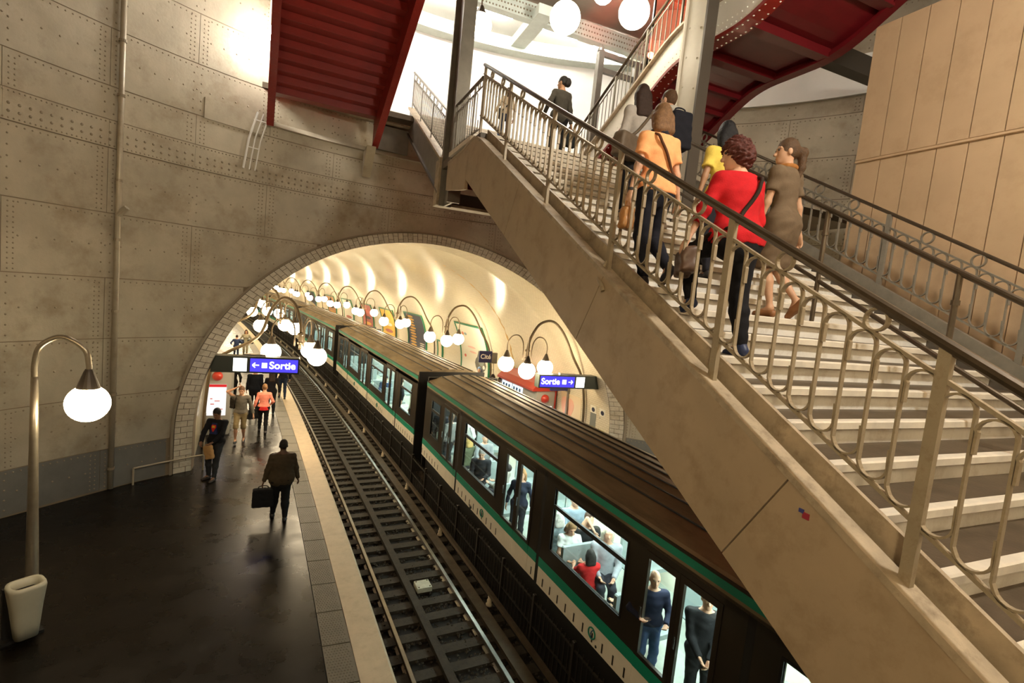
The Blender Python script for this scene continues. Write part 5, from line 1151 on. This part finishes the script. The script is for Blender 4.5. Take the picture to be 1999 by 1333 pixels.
# grey sweater
n0 = 13; g_ = person('person', 'woman in light grey sweater with long dark hair and shoulder bag on the stairs', (3.94, sy(n0) + .14, stepz(n0)), D(0), 1.80, True, pel=(0, .04, .93), lean=.07, feet=[((-.08, 0, 0), 0, 0), ((.08, .36, .17), 0, 0)], hands=[(-.30, .08, .84), (.28, .1, .84)], top=(.42, .39, .36), sleeve=2, bottom=(.012, .012, .016), hair='long', hairc=(.035, .018, .012), res=.014, hyaw=-.15, hem=-.05, fat=1.1)
w = W(g_, g_['at'](-.04, -.26, -.13)); bg = bag('shoulder_bag', 'large taupe shoulder bag behind the woman in the grey sweater', (w[0], w[1], w[2] - .14), D(20), (.46, .17, .30), mat('bag_taupe', (.13, .095, .065), .6, 0, .2, 30, .15, 8), .85, 0)
strap(g_, [g_['at'](.53, .1, .02)] + [g_['back'](h, x) for h, x in ((.48, .09), (.40, .04), (.30, -.03), (.2, -.1))] + [g_['at'](.12, -.2, -.16)], m=cloth((.13, .10, .07)), w=.02)
# backpack man
n0 = 13; m_ = person('person', 'man with short brown hair and black backpack beside the white column', (4.36, sy(n0) + .14, stepz(n0)), D(-8), 1.84, False, pel=(0, .04, .93), lean=.08, feet=[((-.09, .34, .17), 0, 0), ((.09, 0, 0), -.2, 0)], hands=[(-.25, .2, .95), (.27, .2, .95)], top=(.42, .40, .36), sleeve=2, bottom=(.10, .075, .045), legs='knee', shoes=(.20, .15, .10), hair='short', hairc=(.09, .045, .02), res=.014, hyaw=.45)
w = W(m_, m_['at'](-.0, 0, -.24)); bp = bag('backpack', 'black backpack worn by the man beside the white column', (w[0], w[1], w[2]), D(-8), (.34, .22, .46), cloth((.012, .013, .02)), .8, .06)
S_ = Field(m_['hd'] - .3, m_['hd'] + .2, .014)
for k in range(7): a = math.pi * (1 + k / 7); c_ = math.pi * (1 + (k + 1) / 7); S_.cap(m_['at'](.545, .12 * math.cos(a), .12 * math.sin(a)), m_['at'](.545, .12 * math.cos(c_), .12 * math.sin(c_)), .045, .045, .03)
mesh_of('hood', [S_], cloth((.42, .40, .36)), m_['root'])
# landing pair
c_ = person('person', 'person in dark grey coat with tied back hair carrying a black bag on the landing', (4.66, 9.66, ZL), D(6), 1.70, True, pel=(0, 0, .93), feet=[((-.14, .05, 0), 0, .15), ((.14, -.05, 0), 0, -.15)], hands=[(-.30, .1, .95), (.30, .0, .80)], top=(.055, .05, .042), sleeve=2, hem=-.16, fat=1.12, bottom=(.012, .012, .014), hair='tied', hairc=(.012, .010, .010), skin=TANSK, res=.016, hyaw=.5)
w = W(c_, c_['wr'][1] + np.array([0, 0, -.08])); bag('handbag', 'black handbag carried by the person in the dark coat on the landing', (w[0], w[1], w[2] - .38), D(10), (.30, .12, .30), cloth((.015, .018, .02)), .85, .09)
k_ = person('person', 'person in beige jacket and jeans seen through the landing railing', (5.22, 14.36, ZL + 9 * .1695), D(10), 1.60, True, feet=[((-.12, .1, 0), 0, 0), ((.1, -.1, 0), 0, 0)], hands=[(-.28, .12, .9), (.27, .02, .8)], top=(.50, .39, .25), sleeve=2, bottom=(.03, .045, .085), hair='bob', hairc=(.03, .018, .01), res=.018, skin=TANSK)
w = W(k_, k_['at'](.0, -.22, .0)); bag('handbag', 'dark handbag at the side of the person in the beige jacket', (w[0], w[1], w[2] - .15), D(60), (.30, .12, .26), cloth((.015, .015, .018)), .85, .0)
strap(k_, [k_['at'](.49, .1, .0), k_['at'](.46, .08, -.11), k_['at'](.25, -.06, -.12), k_['at'](.05, -.2, -.03)], m=cloth((.02, .02, .025)))
# ---- near platform
p = person('person', 'heavy man in dark brown coat walking away with a black bag', (-.11, 11.42, 0), D(4), 1.76, False, pel=(0, 0, .93), lean=.03, feet=[((-.13, .16, .0), 0, .1), ((.10, -.10, .0), -.15, 0)], hands=[(-.36, .02, .80), (.33, .10, .86)], top=(.050, .036, .020), sleeve=2, hem=-.26, fat=1.5, bottom=(.006, .006, .007), hair='short', hairc=(.006, .005, .005), skin=DARKSK, shoes=(.01, .01, .01), res=.014)
w = W(p, p['wr'][0] + np.array([.0, 0, -.09])); bag('tote_bag', 'large black bag in the left hand of the man in the brown coat', (w[0], w[1], w[2] - .46), D(4), (.42, .16, .40), cloth((.006, .006, .007)), .95, .06)
p = person('person', 'man in black jacket with red and yellow chest emblem leaning at the portal', (-1.70, 14.0, 0), D(155), 1.80, False, pel=(0, -.06, .925), lean=-.06, feet=[((-.1, .12, 0), 0, 0), ((.1, .02, 0), 0, -.3)], hands=[(-.12, .26, 1.02), (.16, .27, 1.0)], elbow=[(-1, -.4, -.2), (1, -.4, -.2)], hpitch=-.45, top=(.010, .010, .012), sleeve=2, hem=-.1, fat=1.1, bottom=(.03, .032, .035), hair='short', hairc=(.008, .007, .007), skin=(.25, .13, .075), res=.013, fine=True, shoes=(.04, .03, .025))
at_ = p['at']; part('shirt_front', MB().slab([[at_(.46, -.06, .06), at_(.46, .06, .06)], [at_(.20, -.08, .105), at_(.20, .08, .105)]], [[at_(.46, -.06, .125), at_(.46, .06, .125)], [at_(.20, -.08, .16), at_(.20, .08, .16)]]), cloth((.02, .03, .10)), p['root'])
part('emblem', MB().hexa([at_(.37, -.06, .13), at_(.37, .06, .13), at_(.37, .06, .150), at_(.37, -.06, .150), at_(.42, -.045, .12), at_(.42, .045, .12), at_(.42, .045, .142), at_(.42, -.045, .142)]).hexa([at_(.26, -.01, .14), at_(.26, .01, .14), at_(.26, .01, .168), at_(.26, -.01, .168), at_(.37, -.06, .13), at_(.37, .06, .13), at_(.37, .06, .150), at_(.37, -.06, .150)]), cloth((.62, .03, .02)), p['root'])
part('emblem_yellow', MB().hexa([at_(.35, -.035, .14), at_(.35, .035, .14), at_(.35, .035, .156), at_(.35, -.035, .156), at_(.40, -.03, .13), at_(.40, .03, .13), at_(.40, .03, .150), at_(.40, -.03, .150)]), cloth((.80, .48, .04)), p['root'])
w = W(p, p['wr'][0] + np.array([.0, .08, -.06])); bag('paper_bag', 'brown paper bag held by the man leaning at the portal', (w[0], w[1], w[2] - .34), D(150), (.22, .10, .34), mat('paper_kraft', (.45, .26, .10), .8, 0, .1, 20, .1, 10), 1.0, .03, .25)
p = person('person', 'man in grey sweater and khaki shorts walking towards us, hand on head', (-1.40, 16.95, 0), D(176), 1.76, False, pel=(0, .02, .92), feet=[((-.09, -.16, .02), -.45, 0), ((.09, .20, .02), .25, 0)], hands=[(-.34, .0, .86), (.13, .10, 1.70)], elbow=[(-.6, -1, 0), (1, .5, .2)], hpitch=-.3, top=(.135, .12, .10), sleeve=2, bottom=(.25, .19, .10), legs='knee', shoes=(.02, .02, .022), hair='short', hairc=(.10, .045, .02), skin=(.50, .27, .17), res=.014)
w = W(p, p['at'](.1, .2, -.12)); bag('satchel', 'dark satchel behind the shoulder of the man in shorts', (w[0], w[1], w[2]), D(160), (.26, .14, .36), cloth((.03, .025, .022)), .9, 0)
strap(p, [p['at'](.1, .2, -.1), p['at'](.4, .17, -.06), p['at'](.53, .12, .02), p['at'](.4, .15, .09), p['at'](.12, .2, .0)], m=cloth((.03, .025, .022)))
p = person('person', 'woman in salmon pink jacket and black leggings walking away along the platform', (-.83, 17.9, 0), D(2), 1.62, True, feet=[((-.1, .18, .0), 0, .1), ((.08, -.14, .01), -.2, 0)], hands=[(-.28, -.02, .80), (.22, .2, .92)], top=(.90, .30, .22), sleeve=2, hem=.03, bottom=(.012, .011, .012), hair='bun', hairc=(.30, .16, .07), res=.014, shoes=(.05, .04, .04))
part('red_vest_hem', MB().lathe([(.148, 0), (.160, -.10), (.150, -.11)], p['at'](.035), 20), cloth((.70, .03, .03)), p['root'])
w = W(p, p['wr'][0] + np.array([-.02, 0, -.05])); bag('handbag', 'black handbag on the arm of the woman in the pink jacket', (w[0], w[1], w[2] - .28), D(30), (.36, .13, .32), cloth((.010, .010, .011)), .8, .12)
for nm, lab, x, y, H, tp, hc, hr_, fm in (('a', 'person in long black coat under the left Sortie sign, walking away', -1.28, 20.4, 1.76, (.010, .012, .018), (.01, .008, .008), 'short', False), ('b', 'person with dark brown hair and black jacket right of the long black coat', -.72, 20.2, 1.66, (.014, .012, .016), (.035, .014, .012), 'long', True), ('c', 'distant person in blue jeans at the platform edge under the sign', -.40, 22.8, 1.66, (.02, .02, .03), (.05, .03, .02), 'short', False), ('d', 'dark figure standing behind the near vending machine', -2.15, 21.9, 1.6, (.02, .018, .018), (.02, .015, .012), 'short', False), ('e', 'short person in blue far off against the near tunnel wall', -3.1, 32.6, 1.4, (.04, .06, .14), (.04, .02, .02), 'short', False)):
    person('person', lab, (x, y, 0), D(4), H, fm, feet=[((-.1, .15, 0), 0, 0), ((.1, -.12, 0), -.2, 0)], hands=[(-.26, .1, .84), (.26, -.04, .84)], top=tp, sleeve=2, hem=-.5 if nm == 'a' else -.06, bottom=(.03, .045, .09) if nm in 'ce' else (.012, .012, .014), hair=hr_, hairc=hc, res=.022, fat=1.12 if nm == 'a' else 1)
p = person('person', 'distant woman in beige with two bags alone on the far end of the platform', (-2.72, 33.6, 0), D(182), 1.62, True, feet=[((-.08, .1, 0), 0, 0), ((.08, -.1, 0), 0, 0)], hands=[(-.26, .12, .95), (.24, .16, .95)], top=(.34, .31, .22), sleeve=2, bottom=(.33, .29, .20), hair='bob', hairc=(.06, .025, .015), res=.024, skin=TANSK)
for i, (sx, lab) in enumerate(((-1, 'dark bag on the arm of the distant woman, nearer the track'), (1, 'blue bag on the arm of the distant woman, nearer the wall'))):
    w = W(p, p['at'](.05, sx * .26, .08)); bag('handbag', lab, (w[0], w[1], w[2] - .1), D(0), (.34, .14, .24), cloth((.03, .04, .07) if i else (.03, .03, .025)), .85, 0)
# ---- far platform heads seen over the train
for x, y, lab, tp, hc, hr_, sk in ((8.06, 22.5, 'person with pale blue cap behind the train roof', (.16, .30, .55), (.22, .36, .62), 'cap', LIGHT), (8.0, 20.5, 'dark haired person behind the train roof, left of the red machine', (.10, .07, .04), (.015, .01, .01), 'curly', DARKSK), (8.1, 19.9, 'dark person beside the red machine, just behind the train roof', (.20, .15, .11), (.012, .01, .01), 'short', DARKSK)):
    person('person', lab, (x, y, 0), D(150), 1.72, False, feet=None, top=tp, sleeve=2, hair=hr_, hairc=hc, res=.022, skin=sk)
# ---- passengers, seated or standing, inside the nearest carriage (car coordinates -> scene)
def carpt(ci, x, y, z=0):
    r = cars[ci]; a = r.rotation_euler.z; return (r.location.x + x * math.cos(a) - y * math.sin(a), r.location.y + x * math.sin(a) + y * math.cos(a), z)
SIT = dict(pel=(0, -.02, .52), feet=[((-.1, .42, 0), 0, 0), ((.1, .42, 0), 0, 0)], hands=[(-.12, .32, .68), (.12, .32, .68)])
STAND = dict(feet=None)
def rider(lab, ci, x, y, yaw, kind, H=1.72, **kw):
    a = dict(SIT if kind == 'sit' else STAND); a.update(kw); a.setdefault('res', .02)
    return person('person', lab, carpt(ci, x, y, .0), cars[ci].rotation_euler.z + D(yaw), H, a.pop('female', False), **a)
y1 = CARL - 15.52   # scene y -> carriage y
rider('seated grey haired man in dark suit in the large window nearer the gap', 0, .36, 11.75 + y1, 150, 'sit', 1.78, top=(.018, .018, .022), bottom=(.018, .018, .022), hairc=(.32, .30, .28), hpitch=-.35, res=.015)
rider('seated blond person beside the man in the suit', 0, .50, 13.0 + y1, 10, 'sit', 1.66, female=True, top=(.13, .15, .09), hair='bob', hairc=(.60, .40, .14))
rider('standing person in white shirt behind the man in the suit', 0, .95, 14.0 + y1, 80, 'stand', 1.62, top=(.80, .82, .80), hairc=(.1, .06, .04), bottom=(.03, .03, .04))
rider('seated grey haired passenger near the suited man, facing the tunnel', 0, .95, 12.9 + y1, 170, 'sit', 1.8, top=(.3, .32, .34), hairc=(.3, .3, .32))
rider('standing blond passenger in dark blue jumper at the second pair of doors', 0, .30, 9.5 + y1, 140, 'stand', 1.64, top=(.03, .035, .06), hairc=(.35, .18, .07), hair='bob', female=True)
rider('seated dark haired woman behind the left leaf of the second doors', 0, .60, 10.9 + y1, 30, 'sit', 1.66, female=True, top=(.35, .33, .30), hair='tied', hairc=(.03, .02, .02))
rider('standing passenger in grey behind the first pair of doors', 0, .30, 13.95 + y1, 20, 'stand', 1.68, top=(.20, .20, .19), hairc=(.12, .07, .04), bottom=(.05, .05, .06))
rider('standing passenger in black beside the pole of the first doors', 0, .32, 14.8 + y1, -30, 'stand', 1.66, top=(.02, .02, .025), hairc=(.03, .02, .02))
rider('seated woman in white T-shirt with light brown hair in the large carriage window', 0, .45, 7.75 + y1, 165, 'sit', 1.66, female=True, top=(.82, .84, .82), sleeve=.5, hair='bob', hairc=(.28, .16, .07), hpitch=-.4, res=.014, fat=1.15, bottom=(.06, .06, .07))
rider('seated white haired woman in pale blue behind the white T-shirt', 0, .42, 8.15 + y1, -5, 'sit', 1.66, female=True, top=(.35, .45, .50), hair='bob', hairc=(.75, .74, .70))
rider('white haired man farther in, behind the window crossbar', 0, .95, 8.4 + y1, 170, 'sit', 1.95, top=(.30, .38, .46), hairc=(.80, .80, .78))
rider('passenger in black T-shirt with raised bare arm in the large window', 0, .85, 7.75 + y1, 175, 'sit', 1.8, top=(.02, .02, .022), sleeve=.5, hands=[(-.1, .3, .8), (.02, .24, 1.12)], hairc=(.06, .03, .02))
rider('passenger with pale hair leaning at the near end of the large window', 0, .75, 7.05 + y1, 150, 'sit', 1.9, top=(.34, .36, .40), hairc=(.62, .58, .46), hair='bob')
rider('seated passenger in red with dark hair low in the large window', 0, .32, 6.95 + y1, -10, 'sit', 1.5, top=(.55, .02, .02), hairc=(.02, .015, .012), female=True, hair='bob', sleeve=.5)
rider('standing bald man in navy jumper and jeans at the nearest doors', 0, .30, 5.42 + y1, 150, 'stand', 1.62, top=(.016, .02, .045), hair='bald', bottom=(.05, .09, .2), hands=[(-.15, .28, 1.0), (.2, .26, 1.05)], res=.014, fat=1.1)
rider('seated person in blue jeans behind the bald man', 0, .55, 5.95 + y1, 60, 'sit', 1.6, top=(.05, .045, .04), bottom=(.02, .04, .12), hairc=(.05, .03, .02))
rider('standing passenger in black clasping hands behind the nearest door leaf', 0, .45, 4.62 + y1, 140, 'stand', 1.8, top=(.02, .02, .022), bottom=(.018, .018, .02), hands=[(-.05, .28, 1.0), (.06, .28, 1.02)])
rider('passenger in dark coat by the pale floor of the nearest doorway', 0, .75, 4.35 + y1, 60, 'stand', 1.74, top=(.025, .022, .022), bottom=(.03, .02, .02), hairc=(.04, .03, .02))
rider('passenger in blue jacket behind a window of the second carriage', 1, .4, 5.2, 150, 'sit', 1.72, top=(.05, .09, .18), hairc=(.04, .03, .02), res=.024)
rider('passenger in white behind the near end window of the second carriage', 1, .35, 1.35, 90, 'stand', 1.68, top=(.8, .82, .8), hairc=(.2, .13, .07), res=.024)
rider('second passenger of the second carriage, by its nearest doors', 1, .35, 2.9, 90, 'stand', 1.68, top=(.03, .03, .035), hairc=(.04, .03, .02), res=.024)
